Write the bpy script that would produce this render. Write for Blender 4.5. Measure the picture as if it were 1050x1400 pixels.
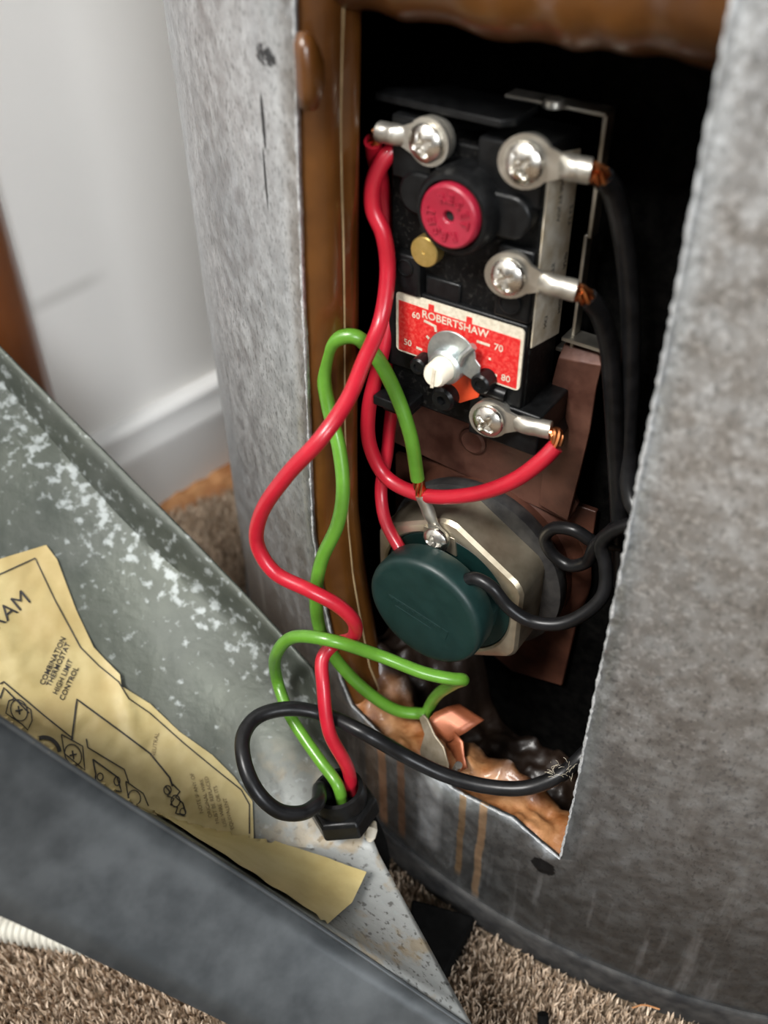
import bpy, bmesh, math, random
import numpy as np
from mathutils import Vector, Matrix, noise
from mathutils.geometry import delaunay_2d_cdt
from mathutils.bvhtree import BVHTree
random.seed(4)
rng = np.random.default_rng(4)
for o in list(bpy.data.objects): bpy.data.objects.remove(o)
S = bpy.context.scene
C = S.collection

# ---------------------------------------------------------------- camera (solved from the photograph)
FPX, PITCH, ROLL, CAMZ = 1313.57, 0.7016164, -0.0145512, 0.405
FW = Vector((0, math.cos(PITCH), -math.sin(PITCH)))
_U = Vector((0, math.sin(PITCH), math.cos(PITCH))); _X = Vector((1, 0, 0))
CX = math.cos(ROLL)*_X + math.sin(ROLL)*_U
CU = -math.sin(ROLL)*_X + math.cos(ROLL)*_U
CAM = Vector((0, 0, CAMZ))
cd = bpy.data.cameras.new('camera'); cam = bpy.data.objects.new('camera', cd); C.objects.link(cam)
m3 = Matrix((CX, CU, -FW)).transposed()
cam.matrix_world = Matrix.Translation(CAM) @ m3.to_4x4()
cd.sensor_fit = 'VERTICAL'; cd.sensor_height = 36; cd.sensor_width = 27; cd.lens = FPX/1400*36
cd.clip_start = 0.01; cd.clip_end = 20
cd.dof.use_dof = True; cd.dof.focus_distance = 0.33; cd.dof.aperture_fstop = 8.0
S.camera = cam

# ---------------------------------------------------------------- light
W = bpy.data.worlds.new('world'); S.world = W; W.use_nodes = True
bg = W.node_tree.nodes['Background']; bg.inputs[0].default_value = (0.93, 0.95, 1.0, 1); bg.inputs[1].default_value = 0.10
def area(name, loc, target, size, power, col):
    l = bpy.data.lights.new(name, 'AREA'); l.shape = 'RECTANGLE'; l.size = size[0]; l.size_y = size[1]; l.energy = power; l.color = col
    o = bpy.data.objects.new(name, l); C.objects.link(o); o.location = loc
    o.rotation_euler = (Vector(target) - Vector(loc)).to_track_quat('-Z', 'Y').to_euler()
    return o
area('ceiling_lamp_light', (-0.80, -0.60, 1.75), (-.05, .3, .2), (0.5, 0.5), 55, (1, .985, .955))
area('wall_fill_light', (.40, -1.20, .95), (-.1, .40, .12), (0.5, 0.5), 19.5, (.93, .965, 1))  # unseen fill light, added to brighten the wall
S.view_settings.view_transform = 'Standard'; S.view_settings.look = 'None'
S.view_settings.gamma = 1; S.view_settings.use_curve_mapping = False
S.view_settings.exposure = 0.0

# ---------------------------------------------------------------- geometry helpers
CC = Vector((0.20486, 0.43209, 0)); RJ = 0.28565          # heater axis and jacket radius
NA = math.radians(235)
N = Vector((math.cos(NA), math.sin(NA), 0)); T = Vector((-N.y, N.x, 0))
O0 = Vector((.0155, .218, 0))
def P(u, v, w):      # millimetres: u along the thermostat, v up (0 = lens height), w out of the heater
    p = O0 + T*(u/1000) + N*(w/1000); p.z = CAMZ + v/1000; return p
def ray(x, y): return FW + CX*((x-525)/FPX) + CU*((700-y)/FPX)
def at(x, y, w):
    d = ray(x, y); t = (O0.dot(N) + w/1000 - 0)/d.dot(N); return CAM + d*t
def atd(x, y, D): return CAM + ray(x, y).normalized()*D
def onfloor(x, y, z=0.0):
    d = ray(x, y); return CAM + d*((z-CAMZ)/d.z)
def cyl(th, z, r=RJ): return Vector((CC.x + r*math.cos(math.radians(th)), CC.y + r*math.sin(math.radians(th)), z))
def jac(x, y):
    d = ray(x, y); a = d.x**2+d.y**2; b = -2*(d.x*CC.x+d.y*CC.y); c = CC.x**2+CC.y**2-RJ*RJ
    t = (-b-math.sqrt(max(b*b-4*a*c, 0)))/(2*a); p = CAM+d*t
    return math.degrees(math.atan2(p.y-CC.y, p.x-CC.x)) % 360, p.z

def fin(name, bm, mat, parent=None, smooth=35, org=None, bevel=None):
    if parent is not None: org = Vector(parent['org'])
    if org is None:
        xs = [v.co for v in bm.verts]
        org = Vector((sum(v.x for v in xs)/len(xs), sum(v.y for v in xs)/len(xs), min(v.z for v in xs)))
    for v in bm.verts: v.co -= org
    me = bpy.data.meshes.new(name); bm.to_mesh(me); bm.free()
    o = bpy.data.objects.new(name, me); C.objects.link(o)
    me.materials.append(mat)
    if smooth:
        for p_ in me.polygons: p_.use_smooth = True
        try: me.set_sharp_from_angle(angle=math.radians(smooth))
        except Exception: pass
    if parent is not None:
        o.parent = parent
        o['org'] = list(org)
        if parent.type == 'MESH' or True: pass
    else:
        o.location = org; o['org'] = list(org)
    if bevel:
        b = o.modifiers.new('bevel', 'BEVEL'); b.width = bevel/1000; b.segments = 2; b.limit_method = 'ANGLE'; b.angle_limit = math.radians(40)
    return o
def thing(name, label, cat, org, group=None):
    o = bpy.data.objects.new(name, None); C.objects.link(o); o.location = org; o['org'] = list(org)
    o.empty_display_size = .01
    o['label'] = label; o['category'] = cat
    if group: o['group'] = group
    return o
def tag(o, label, cat, group=None):
    o['label'] = label; o['category'] = cat
    if group: o['group'] = group
    return o
def boxb(bm, u0, u1, v0, v1, w0, w1):
    vs = [bm.verts.new(P(u, v, w)) for w in (w0, w1) for v in (v0, v1) for u in (u0, u1)]
    for f in ((0,2,3,1), (4,5,7,6), (0,1,5,4), (2,6,7,3), (0,4,6,2), (1,3,7,5)): bm.faces.new([vs[i] for i in f])
def box(*a): bm = bmesh.new(); boxb(bm, *a); return bm
def prism(bm, pts, w0, w1, fn=P):
    """pts (u,v) outline counter-clockwise seen from outside, extruded from w0 (back) to w1 (front)"""
    a = [bm.verts.new(fn(u, v, w0)) for u, v in pts]; b = [bm.verts.new(fn(u, v, w1)) for u, v in pts]
    n = len(pts)
    bm.faces.new(b); bm.faces.new(a[::-1])
    for i in range(n): bm.faces.new((a[i], a[(i+1) % n], b[(i+1) % n], b[i]))
    bmesh.ops.recalc_face_normals(bm, faces=bm.faces)
def pr(pts, w0, w1, fn=P): bm = bmesh.new(); prism(bm, pts, w0, w1, fn); return bm
def circ(u, v, r, n=32, a0=0): return [(u+r*math.cos(a0+2*math.pi*i/n), v+r*math.sin(a0+2*math.pi*i/n)) for i in range(n)]
def lathe(bm, c, prof, axis=None, n=40, fnscale=None):
    """prof: (radius mm, height mm) along axis from c"""
    ax = (axis or N).normalized(); e1 = ax.cross(Vector((0.0, 0.0, 1.0)))
    if e1.length < 1e-4: e1 = Vector((1, 0, 0))
    e1.normalize(); e2 = ax.cross(e1)
    rings = []
    for r, h in prof:
        if r < 1e-6: rings.append([bm.verts.new(c+ax*(h/1000))])
        else: rings.append([bm.verts.new(c + ax*(h/1000) + (e1*math.cos(2*math.pi*i/n)+e2*math.sin(2*math.pi*i/n))*(r/1000)) for i in range(n)])
    for A_, B_ in zip(rings, rings[1:]):
        for i in range(n):
            j = (i+1) % n
            q = [A_[i % len(A_)], A_[j % len(A_)], B_[j % len(B_)], B_[i % len(B_)]]
            q2 = []
            for x in q:
                if x not in q2: q2.append(x)
            if len(q2) > 2: bm.faces.new(q2)
    if len(rings[0]) > 1: bm.faces.new(rings[0])
    if len(rings[-1]) > 1: bm.faces.new(rings[-1])
    bmesh.ops.recalc_face_normals(bm, faces=bm.faces)
def lt(c, prof, axis=None, n=40): bm = bmesh.new(); lathe(bm, c, prof, axis, n); return bm
def spline(pts, sub=10):
    out = []
    p = [pts[0]*2-pts[1]] + list(pts) + [pts[-1]*2-pts[-2]]
    for i in range(1, len(p)-2):
        a, b, c, d = p[i-1], p[i], p[i+1], p[i+2]
        # centripetal catmull-rom
        t0 = 0; t1 = t0+max((b-a).length, 1e-6)**.5; t2 = t1+max((c-b).length, 1e-6)**.5; t3 = t2+max((d-c).length, 1e-6)**.5
        for k in range(sub):
            t = t1+(t2-t1)*k/sub
            A1 = a*((t1-t)/(t1-t0))+b*((t-t0)/(t1-t0)); A2 = b*((t2-t)/(t2-t1))+c*((t-t1)/(t2-t1)); A3 = c*((t3-t)/(t3-t2))+d*((t-t2)/(t3-t2))
            B1 = A1*((t2-t)/(t2-t0))+A2*((t-t0)/(t2-t0)); B2 = A2*((t3-t)/(t3-t1))+A3*((t-t1)/(t3-t1))
            out.append(B1*((t2-t)/(t2-t1))+B2*((t-t1)/(t2-t1)))
    out.append(pts[-1]); return out
def tube(bm, path, r, n=16, cap=True, rf=None):
    t0 = (path[1]-path[0]).normalized(); e = t0.orthogonal().normalized()
    rings = []
    for i, p in enumerate(path):
        t = (path[min(i+1, len(path)-1)]-path[max(i-1, 0)]).normalized()
        e = (e - t*e.dot(t)).normalized(); f = t.cross(e)
        rr = (rf(i, len(path)) if rf else r)/1000
        rings.append([bm.verts.new(p+(e*math.cos(2*math.pi*k/n)+f*math.sin(2*math.pi*k/n))*rr) for k in range(n)])
    for A_, B_ in zip(rings, rings[1:]):
        for k in range(n): bm.faces.new((A_[k], A_[(k+1) % n], B_[(k+1) % n], B_[k]))
    if cap: bm.faces.new(rings[0][::-1]); bm.faces.new(rings[-1])
def inpoly(x, y, poly):
    c = False; j = len(poly)-1
    for i in range(len(poly)):
        xi, yi = poly[i]; xj, yj = poly[j]
        if (yi > y) != (yj > y) and x < (xj-xi)*(y-yi)/(yj-yi)+xi: c = not c
        j = i
    return c
def resample(poly, d):
    out = []
    for i in range(len(poly)):
        a = Vector(poly[i]); b = Vector(poly[(i+1) % len(poly)]); n = max(1, int((b-a).length/d))
        for k in range(n): q = a.lerp(b, k/n); out.append((q.x, q.y))
    return out
def fill(outline, step, fn, hole=None, bm=None, dmin=.35):
    """triangulated sheet with inner points; fn maps 2-D to 3-D"""
    bm = bm or bmesh.new()
    pts = [Vector(p) for p in outline]; n = len(pts); ed = [(i, (i+1) % n) for i in range(n)]
    if hole: m = len(pts); pts += [Vector(p) for p in hole]; ed += [(m+i, m+(i+1) % len(hole)) for i in range(len(hole))]
    bnd = np.array([tuple(p) for p in pts])
    x0, x1 = min(p[0] for p in outline), max(p[0] for p in outline); y0, y1 = min(p[1] for p in outline), max(p[1] for p in outline)
    x = x0+step/2
    while x < x1:
        y = y0+step/2
        while y < y1:
            if inpoly(x, y, outline) and not (hole and inpoly(x, y, hole)):
                if ((bnd[:, 0]-x)**2+(bnd[:, 1]-y)**2).min() > (dmin*step)**2: pts.append(Vector((x, y)))
            y += step
        x += step
    r = delaunay_2d_cdt(pts, ed, [], 0, 1e-7)
    vs = [bm.verts.new(fn(p.x, p.y)) for p in r[0]]
    for f in r[2]:
        cx = sum(r[0][i].x for i in f)/3; cy = sum(r[0][i].y for i in f)/3
        if inpoly(cx, cy, outline) and not (hole and inpoly(cx, cy, hole)):
            try: bm.faces.new([vs[i] for i in f])
            except ValueError: pass
    bmesh.ops.delete(bm, geom=[v for v in bm.verts if not v.link_faces], context='VERTS')
    return bm
def nz(p, s, seed=0): return noise.noise(Vector((p[0]*s+seed*7.3, p[1]*s-seed*3.1, p[2]*s+seed)))

# ---------------------------------------------------------------- materials
def pm(name, c1, c2=None, scale=200, rough=.5, metal=0, bump=0, bscale=400, detail=4, contrast=(.35, .65), coat=0, extra=None, r2=None, sss=0, coord='Object', spec=.5):
    m = bpy.data.materials.new(name); m.use_nodes = True; nt = m.node_tree; b = nt.nodes['Principled BSDF']
    b.inputs['Roughness'].default_value = rough; b.inputs['Metallic'].default_value = metal
    b.inputs['Coat Weight'].default_value = coat; b.inputs['Specular IOR Level'].default_value = spec
    if sss:
        b.inputs['Subsurface Weight'].default_value = sss; b.inputs['Subsurface Radius'].default_value = (.006, .003, .001); b.inputs['Subsurface Scale'].default_value = 1
    tc = nt.nodes.new('ShaderNodeTexCoord')
    col = None
    if c2 is None: b.inputs['Base Color'].default_value = (*c1, 1)
    else:
        n = nt.nodes.new('ShaderNodeTexNoise'); n.inputs['Scale'].default_value = scale; n.inputs['Detail'].default_value = detail; n.inputs['Roughness'].default_value = .6
        nt.links.new(tc.outputs[coord], n.inputs['Vector'])
        r = nt.nodes.new('ShaderNodeValToRGB'); r.color_ramp.elements[0].position = contrast[0]; r.color_ramp.elements[1].position = contrast[1]
        r.color_ramp.elements[0].color = (*c1, 1); r.color_ramp.elements[1].color = (*c2, 1)
        nt.links.new(n.outputs['Fac'], r.inputs['Fac']); col = r.outputs['Color']
        if r2 is not None:
            mr = nt.nodes.new('ShaderNodeMapRange'); mr.inputs['To Min'].default_value = rough; mr.inputs['To Max'].default_value = r2
            mr.inputs['From Min'].default_value = .35; mr.inputs['From Max'].default_value = .65
            nt.links.new(n.outputs['Fac'], mr.inputs['Value']); nt.links.new(mr.outputs[0], b.inputs['Roughness'])
    if extra: col = extra(nt, tc, col)
    if col is not None: nt.links.new(col, b.inputs['Base Color'])
    if bump:
        n2 = nt.nodes.new('ShaderNodeTexNoise'); n2.inputs['Scale'].default_value = bscale; n2.inputs['Detail'].default_value = 3
        nt.links.new(tc.outputs[coord], n2.inputs['Vector'])
        bp = nt.nodes.new('ShaderNodeBump'); bp.inputs['Strength'].default_value = bump; bp.inputs['Distance'].default_value = .0006
        nt.links.new(n2.outputs['Fac'], bp.inputs['Height']); nt.links.new(bp.outputs[0], b.inputs['Normal'])
    return m
def nmix(nt, fac, a, b_):
    x = nt.nodes.new('ShaderNodeMix'); x.data_type = 'RGBA'
    if isinstance(fac, (int, float)): x.inputs[0].default_value = fac
    else: nt.links.new(fac, x.inputs[0])
    for s, v in ((6, a), (7, b_)):
        if isinstance(v, tuple): x.inputs[s].default_value = (*v, 1)
        else: nt.links.new(v, x.inputs[s])
    return x.outputs[2]
def nmath(nt, op, a, b_=None, clamp=False):
    x = nt.nodes.new('ShaderNodeMath'); x.operation = op; x.use_clamp = clamp
    for i, v in enumerate((a, b_)):
        if v is None: continue
        if isinstance(v, (int, float)): x.inputs[i].default_value = v
        else: nt.links.new(v, x.inputs[i])
    return x.outputs[0]
def nnoise(nt, vec, scale, detail=3, stretch=None):
    n = nt.nodes.new('ShaderNodeTexNoise'); n.inputs['Scale'].default_value = scale; n.inputs['Detail'].default_value = detail
    if stretch:
        mp = nt.nodes.new('ShaderNodeMapping'); mp.inputs['Scale'].default_value = stretch; nt.links.new(vec, mp.inputs['Vector']); vec = mp.outputs[0]
    nt.links.new(vec, n.inputs['Vector']); return n.outputs['Fac']
def nmap(nt, v, a, b_, c=0, d=1):
    x = nt.nodes.new('ShaderNodeMapRange'); nt.links.new(v, x.inputs['Value'])
    for k, q in zip(('From Min', 'From Max', 'To Min', 'To Max'), (a, b_, c, d)): x.inputs[k].default_value = q
    return x.outputs[0]

def jacket_extra(nt, tc, col):
    """UV = (angle/100, z): painted reflection of the dark carpet towards the foot, pale oxide worms, rust drips under the opening, scratches"""
    uvn = nt.nodes.new('ShaderNodeUVMap'); sp = nt.nodes.new('ShaderNodeSeparateXYZ'); nt.links.new(uvn.outputs[0], sp.inputs[0])
    U_, Z_ = sp.outputs[0], sp.outputs[1]
    ob = tc.outputs['Object']
    n1 = nnoise(nt, ob, 14, 4)
    col = nmix(nt, nmap(nt, n1, .4, .65, 0, .45), col, (.34, .345, .34))
    # small crystal flecks of the zinc
    vo = nt.nodes.new('ShaderNodeTexVoronoi'); vo.inputs['Scale'].default_value = 620; nt.links.new(ob, vo.inputs['Vector'])
    sep = nt.nodes.new('ShaderNodeSeparateColor'); nt.links.new(vo.outputs['Color'], sep.inputs[0])
    col = nmix(nt, nmap(nt, sep.outputs[0], 0, 1, 0, .14), col, (.16, .17, .18))
    worm = nnoise(nt, ob, 820, 2, (1, 1, .55))
    col = nmix(nt, nmap(nt, worm, .55, .68, 0, .50), col, (.16, .165, .17))
    # darkening at the foot: the dark carpet's reflection painted into the colour
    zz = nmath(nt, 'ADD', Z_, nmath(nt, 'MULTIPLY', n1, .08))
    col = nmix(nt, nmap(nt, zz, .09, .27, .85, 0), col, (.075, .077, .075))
    vs_ = nnoise(nt, ob, 140, 4, (1, 1, .12))
    col = nmix(nt, nmap(nt, vs_, .56, .70, 0, .28), col, (.74, .78, .82))
    col = nmix(nt, nmap(nt, nnoise(nt, ob, 9, 3), .45, .65, 0, .35), col, (.46, .52, .57))
    fk = nnoise(nt, ob, 520, 3); zone = nmap(nt, U_, 2.37, 2.40)
    col = nmix(nt, nmath(nt, 'MULTIPLY', nmap(nt, nmath(nt, 'ADD', fk, nmap(nt, U_, 2.40, 2.47, .06, 0)),   .57, .68, 0, .7), nmath(nt, 'MULTIPLY', zone, nmap(nt, Z_, .12, .26))), col, (.86, .90, .93))
    # rust drips below the opening
    for u0, wd, zl, c, st in ((2.235, .0052, .028, (.52, .32, .20), .9), (2.257, .0042, .030, (.40, .22, .12), .7), (2.318, .0032, .034, (.42, .27, .14), .8), (2.336, .0036, .026, (.62, .42, .26), .95), (2.222, .008, .030, (.30, .22, .15), .5), (2.287, .012, .040, (.72, .76, .80), .55)):
        wob = nmath(nt, 'MULTIPLY', nmath(nt, 'SUBTRACT', nnoise(nt, ob, 90, 2, (.3, .3, 1)), .5), .004)
        d = nmath(nt, 'ABSOLUTE', nmath(nt, 'SUBTRACT', nmath(nt, 'ADD', U_, wob), u0))
        a = nmap(nt, d, wd*.7, wd*1.15, 1, 0)
        a = nmath(nt, 'MULTIPLY', a, nmap(nt, Z_, zl-.004, zl+.002, 0, 1)); a = nmath(nt, 'MULTIPLY', a, nmap(nt, Z_, .092, .094, 1, 0))
        col = nmix(nt, nmath(nt, 'MULTIPLY', a, st), col, c)
    # black marks and scratches on the upper left
    for u0, z0, du, dz, lo in ((2.149, .3347, .012, .0030, .36), (2.1405, .3165, .0022, .0085, .1), (2.1375, .300, .0014, .010, .15), (2.389, .0725, .0105, .0048, .05)):
        wv = nmath(nt, 'MULTIPLY', nmath(nt, 'SUBTRACT', nnoise(nt, ob, 350, 3), .5), 1.1)
        a = nmath(nt, 'POWER', nmath(nt, 'DIVIDE', nmath(nt, 'SUBTRACT', U_, u0), du), 2); b2 = nmath(nt, 'POWER', nmath(nt, 'DIVIDE', nmath(nt, 'SUBTRACT', Z_, z0), dz), 2)
        a = nmath(nt, 'ADD', nmath(nt, 'ADD', a, b2), wv)
        sp_ = nmap(nt, nnoise(nt, ob, 500, 2), lo, lo+.14, 0, .9)
        col = nmix(nt, nmath(nt, 'MULTIPLY', nmap(nt, a, .7, 1.0, 1, 0), sp_), col, (.018, .018, .02))
    return col
M = {}
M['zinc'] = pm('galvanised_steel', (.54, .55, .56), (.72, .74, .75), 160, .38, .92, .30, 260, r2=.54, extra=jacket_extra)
def cover_extra(nt, tc, col):
    """UV: x runs across the cover from the far edge, y along it towards the connector end"""
    ob = tc.outputs['Object']
    uvn = nt.nodes.new('ShaderNodeUVMap'); sp = nt.nodes.new('ShaderNodeSeparateXYZ'); nt.links.new(uvn.outputs[0], sp.inputs[0])
    n1 = nnoise(nt, ob, 25, 5)
    col = nmix(nt, nmap(nt, n1, .42, .62, 0, .6), col, (.070, .078, .062))
    # painted bright reflections, speckled light zinc and tan stains near the connector end
    e = nmath(nt, 'MULTIPLY', nmap(nt, nmath(nt, 'ADD', sp.outputs[1], nmath(nt, 'MULTIPLY', n1, .25)), .82, 1.02), nmap(nt, sp.outputs[0], .35, .7))
    col = nmix(nt, nmath(nt, 'MULTIPLY', e, .85), col, (.40, .41, .40))
    fl = nnoise(nt, ob, 420, 3)
    col = nmix(nt, nmath(nt, 'MULTIPLY', nmap(nt, fl, .58, .66), nmath(nt, 'MULTIPLY', e, .8)), col, (.08, .075, .07))
    st = nnoise(nt, ob, 75, 5)
    col = nmix(nt, nmath(nt, 'MULTIPLY', nmap(nt, st, .56, .64), nmath(nt, 'MULTIPLY', e, .55)), col, (.34, .24, .11))
    # white oxide, thickest along the far fold
    w = nnoise(nt, ob, 240, 8); near = nmap(nt, nmath(nt, 'ABSOLUTE', nmath(nt, 'SUBTRACT', sp.outputs[0], .13)), 0, .13, .13, 0)
    col = nmix(nt, nmap(nt, nmath(nt, 'ADD', w, near), .61, .74, 0, .6), col, (.36, .39, .39))
    return col
M['cover'] = pm('weathered_cover_steel', (.045, .052, .043), (.075, .082, .071), 60, .50, .4, .6, 190, extra=cover_extra, r2=.6)
M['cover_out'] = pm('outer_cover_steel', (.050, .056, .060), (.090, .098, .103), 50, .42, .5, .12, 60, r2=.5)
M['bright'] = pm('bare_zinc_edge', (.45, .47, .48), (.78, .80, .81), 900, .45, .5, .3, 800)
M['rim'] = pm('base_rim_steel', (.025, .026, .028), (.075, .074, .072), 120, .6, .3, .3, 200)
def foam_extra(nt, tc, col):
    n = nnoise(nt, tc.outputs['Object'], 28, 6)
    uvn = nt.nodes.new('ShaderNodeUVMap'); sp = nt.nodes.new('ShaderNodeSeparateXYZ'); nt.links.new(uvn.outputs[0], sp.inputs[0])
    dd = nmath(nt, 'ADD', sp.outputs[1], nmath(nt, 'MULTIPLY', n, .022))      # near black with depth from the edge
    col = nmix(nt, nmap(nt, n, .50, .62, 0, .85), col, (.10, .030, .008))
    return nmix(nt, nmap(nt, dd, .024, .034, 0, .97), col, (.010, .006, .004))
M['foam'] = pm('amber_foam', (.060, .020, .003), (.115, .042, .007), 30, .34, 0, .25, 90, coat=.25)
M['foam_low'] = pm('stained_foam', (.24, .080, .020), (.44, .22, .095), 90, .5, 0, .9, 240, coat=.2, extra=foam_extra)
M['foam_tip'] = pm('pale_foam_edge', (.22, .15, .07), (.35, .25, .13), 90, .6, 0, .3, 200)
M['tank'] = pm('black_tank', (.001, .001, .001), (.004, .0038, .0035), 220, .85, 0, .8, 300, spec=.03)
M['black'] = pm('black_plastic', (.0035, .0036, .0038), (.007, .0073, .0076), 300, .34, 0, .1, 500, spec=.22)
M['blackdust'] = pm('dusty_black_plastic', (.003, .003, .003), (.030, .028, .025), 700, .55, 0, .2, 600, contrast=(.55, .78), spec=.15)
M['steel'] = pm('nickel_steel', (.62, .59, .53), (.78, .75, .69), 180, .24, 1, .08, 300, r2=.34)
M['tin'] = pm('tinned_lug', (.46, .44, .39), (.62, .59, .52), 150, .34, .9, .12, 300, r2=.48)
M['hexm'] = pm('tarnished_nut', (.34, .28, .19), (.62, .55, .42), 45, .30, .85, .25, 120, r2=.42)
M['zincdial'] = pm('zinc_dial', (.42, .46, .46), (.60, .64, .63), 260, .35, .85, .1, 300)
M['dark'] = pm('dark_recess', (.006, .006, .006), None, rough=.7)
M['red'] = pm('red_insulation', (.36, .007, .019), (.42, .011, .025), 90, .36, 0, .05, 300, coat=.15)
M['green'] = pm('green_insulation', (.075, .20, .018), (.10, .26, .025), 90, .34, 0, .05, 300, coat=.15)
M['blackwire'] = pm('black_insulation', (.005, .005, .0054), (.010, .010, .0108), 200, .34, 0, .08, 300, spec=.32)
M['copper'] = pm('bare_copper', (.62, .20, .07), (.85, .36, .15), 300, .28, 1)
M['button'] = pm('reset_red', (.26, .006, .022), (.31, .012, .032), 200, .42, 0, .05, 300, coat=.1)
M['brass'] = pm('brass', (.52, .36, .10), (.66, .48, .17), 250, .36, .85, .1, 400)
M['lred'] = pm('label_red', (.55, .012, .012), (.66, .09, .07), 900, .5, 0, 0, contrast=(.45, .75))
M['lcream'] = pm('label_cream', (.50, .44, .33), (.66, .60, .48), 700, .6)
M['lorange'] = pm('orange_red_paint', (.55, .045, .012), (.62, .07, .02), 200, .45)
M['ink'] = pm('black_ink', (.015, .013, .012), None, rough=.7)
M['fadedink'] = pm('faded_ink', (.14, .10, .05), (.20, .15, .08), 200, rough=.8)
M['white'] = pm('ivory_plastic', (.74, .68, .54), (.80, .75, .62), 200, .42, coat=.1)
M['sidelab'] = pm('aged_side_label', (.55, .46, .32), (.80, .74, .62), 160, .6, 0, .3, 500)
M['brownpaint'] = pm('rusty_brown_bracket', (.070, .027, .019), (.15, .066, .044), 70, .38, .25, .35, 180, r2=.6)
M['brownplate'] = pm('dark_brown_plate', (.05, .018, .012), (.13, .05, .03), 60, .45, .2, .3, 160)
M['teal'] = pm('dark_green_plastic', (.003, .017, .0155), (.006, .024, .022), 160, .45, 0, .1, 400)
M['tealdk'] = pm('darker_green_plastic', (.0015, .012, .0105), (.002, .016, .014), 160, .45)
M['gasket'] = pm('grey_gasket', (.015, .015, .016), (.04, .038, .036), 200, .6, 0, .3, 300)
def wall_extra(nt, tc, col):
    def wp(x, y):
        d = ray(x, y); return CAM+d*((Vector((-0.1227, 0.50336, 0))-CAM).dot(WN_)/d.dot(WN_))
    p1, p2 = wp(55, 434), wp(150, 388); ax = (p2-p1).normalized(); up = WN_.cross(ax).normalized()
    def dotn(v, off):
        x = nt.nodes.new('ShaderNodeVectorMath'); x.operation = 'DOT_PRODUCT'; nt.links.new(tc.outputs['Object'], x.inputs[0]); x.inputs[1].default_value = v
        return nmath(nt, 'SUBTRACT', x.outputs['Value'], off)
    a = nmath(nt, 'ABSOLUTE', dotn(ax, (p1+p2).dot(ax)/2)); b = nmath(nt, 'ABSOLUTE', dotn(up, (p1+p2).dot(up)/2))
    f = nmath(nt, 'MULTIPLY', nmap(nt, a, (p2-p1).length*.3, (p2-p1).length*.7, 1, 0), nmap(nt, b, .001, .006, 1, 0))
    return nmix(nt, nmath(nt, 'MULTIPLY', f, .4), col, (.45, .43, .40))
WN_ = Vector((math.sin(math.radians(47)), -math.cos(math.radians(47)), 0))
M['wall'] = pm('white_wall_paint', (.80, .775, .74), (.83, .805, .77), 6, .6, 0, .1, 120, extra=wall_extra)
M['base'] = pm('baseboard_gloss_paint', (.82, .81, .79), (.85, .84, .82), 8, .30)
M['carpetbase'] = pm('carpet_backing', (.10, .07, .045), (.2, .15, .10), 90, .95)
M['strip'] = pm('stained_wood_strip', (.30, .12, .04), (.48, .24, .10), 90, .8)
M['pipe'] = pm('brown_lacquer', (.12, .032, .006), (.17, .05, .010), 14, .30, 0, .08, 60, coat=.3)
M['rubber'] = pm('matte_black_rubber', (.002, .002, .002), (.004, .004, .004), 300, .85, 0, .2, 500, spec=.08)
M['conduit'] = pm('white_conduit', (.46, .44, .38), (.56, .54, .47), 60, .5)
def paper_extra(nt, tc, col):
    n = nnoise(nt, tc.outputs['Object'], 22, 5)
    return nmix(nt, nmap(nt, n, .5, .68, 0, .55), col, (.34, .24, .09))
M['paper'] = pm('yellowed_paper', (.38, .30, .125), (.45, .37, .175), 60, .55, 0, .35, 90, extra=paper_extra)
M['tongue'] = pm('dull_tongue', (.22, .18, .12), (.36, .31, .24), 160, .5, .6, .2, 300)
M['strap'] = pm('copper_strap', (.20, .055, .022), (.28, .085, .035), 120, .42, .35)

# ---------------------------------------------------------------- setting: floor, carpet, wall, baseboard
bm = bmesh.new(); bmesh.ops.create_grid(bm, x_segments=4, y_segments=4, size=1.6)
fl = fin('floor', bm, M['carpetbase'], org=Vector((0, 0, 0))); fl['kind'] = 'structure'
WA = math.radians(47); WD = Vector((math.cos(WA), math.sin(WA), 0)); WN = Vector((math.sin(WA), -math.cos(WA), 0))  # along wall / towards the room
WF = Vector((-0.1227, 0.50336, 0)) - WN*.007
bm = bmesh.new()
a = [WF+WD*s - WN*.004 + Vector((0, 0, z)) for z in (0, 2.4) for s in (-1.4, 1.3)]
b_ = [q-WN*.05 for q in a]
vs = [bm.verts.new(q) for q in a+b_]
for f in ((0,1,3,2), (5,4,6,7), (0,4,5,1), (2,3,7,6), (0,2,6,4), (1,5,7,3)): bm.faces.new([vs[i] for i in f])
bmesh.ops.recalc_face_normals(bm, faces=bm.faces)
wl = fin('wall_left', bm, M['wall'], org=Vector((0, 0, 0))); wl['kind'] = 'structure'
prof = [(-.004, 0), (.0085, 0), (.0085, .048), (.0092, .052), (.0088, .056), (.0055, .064), (.0065, .068), (.0060, .0715), (.004, .0735), (.0008, .0745), (-.004, .0745)]
bm = bmesh.new(); rings = []
for s in (-1.4, 1.3): rings.append([bm.verts.new(WF+WD*s+WN*d+Vector((0, 0, z))) for d, z in prof])
for i in range(len(prof)):
    j = (i+1) % len(prof); bm.faces.new((rings[0][i], rings[1][i], rings[1][j], rings[0][j]))
bm.faces.new(rings[0]); bm.faces.new(rings[1]); bmesh.ops.recalc_face_normals(bm, faces=bm.faces)
bb = fin('baseboard_left', bm, M['base'], org=Vector((0, 0, 0)), smooth=50); bb['kind'] = 'structure'
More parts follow.
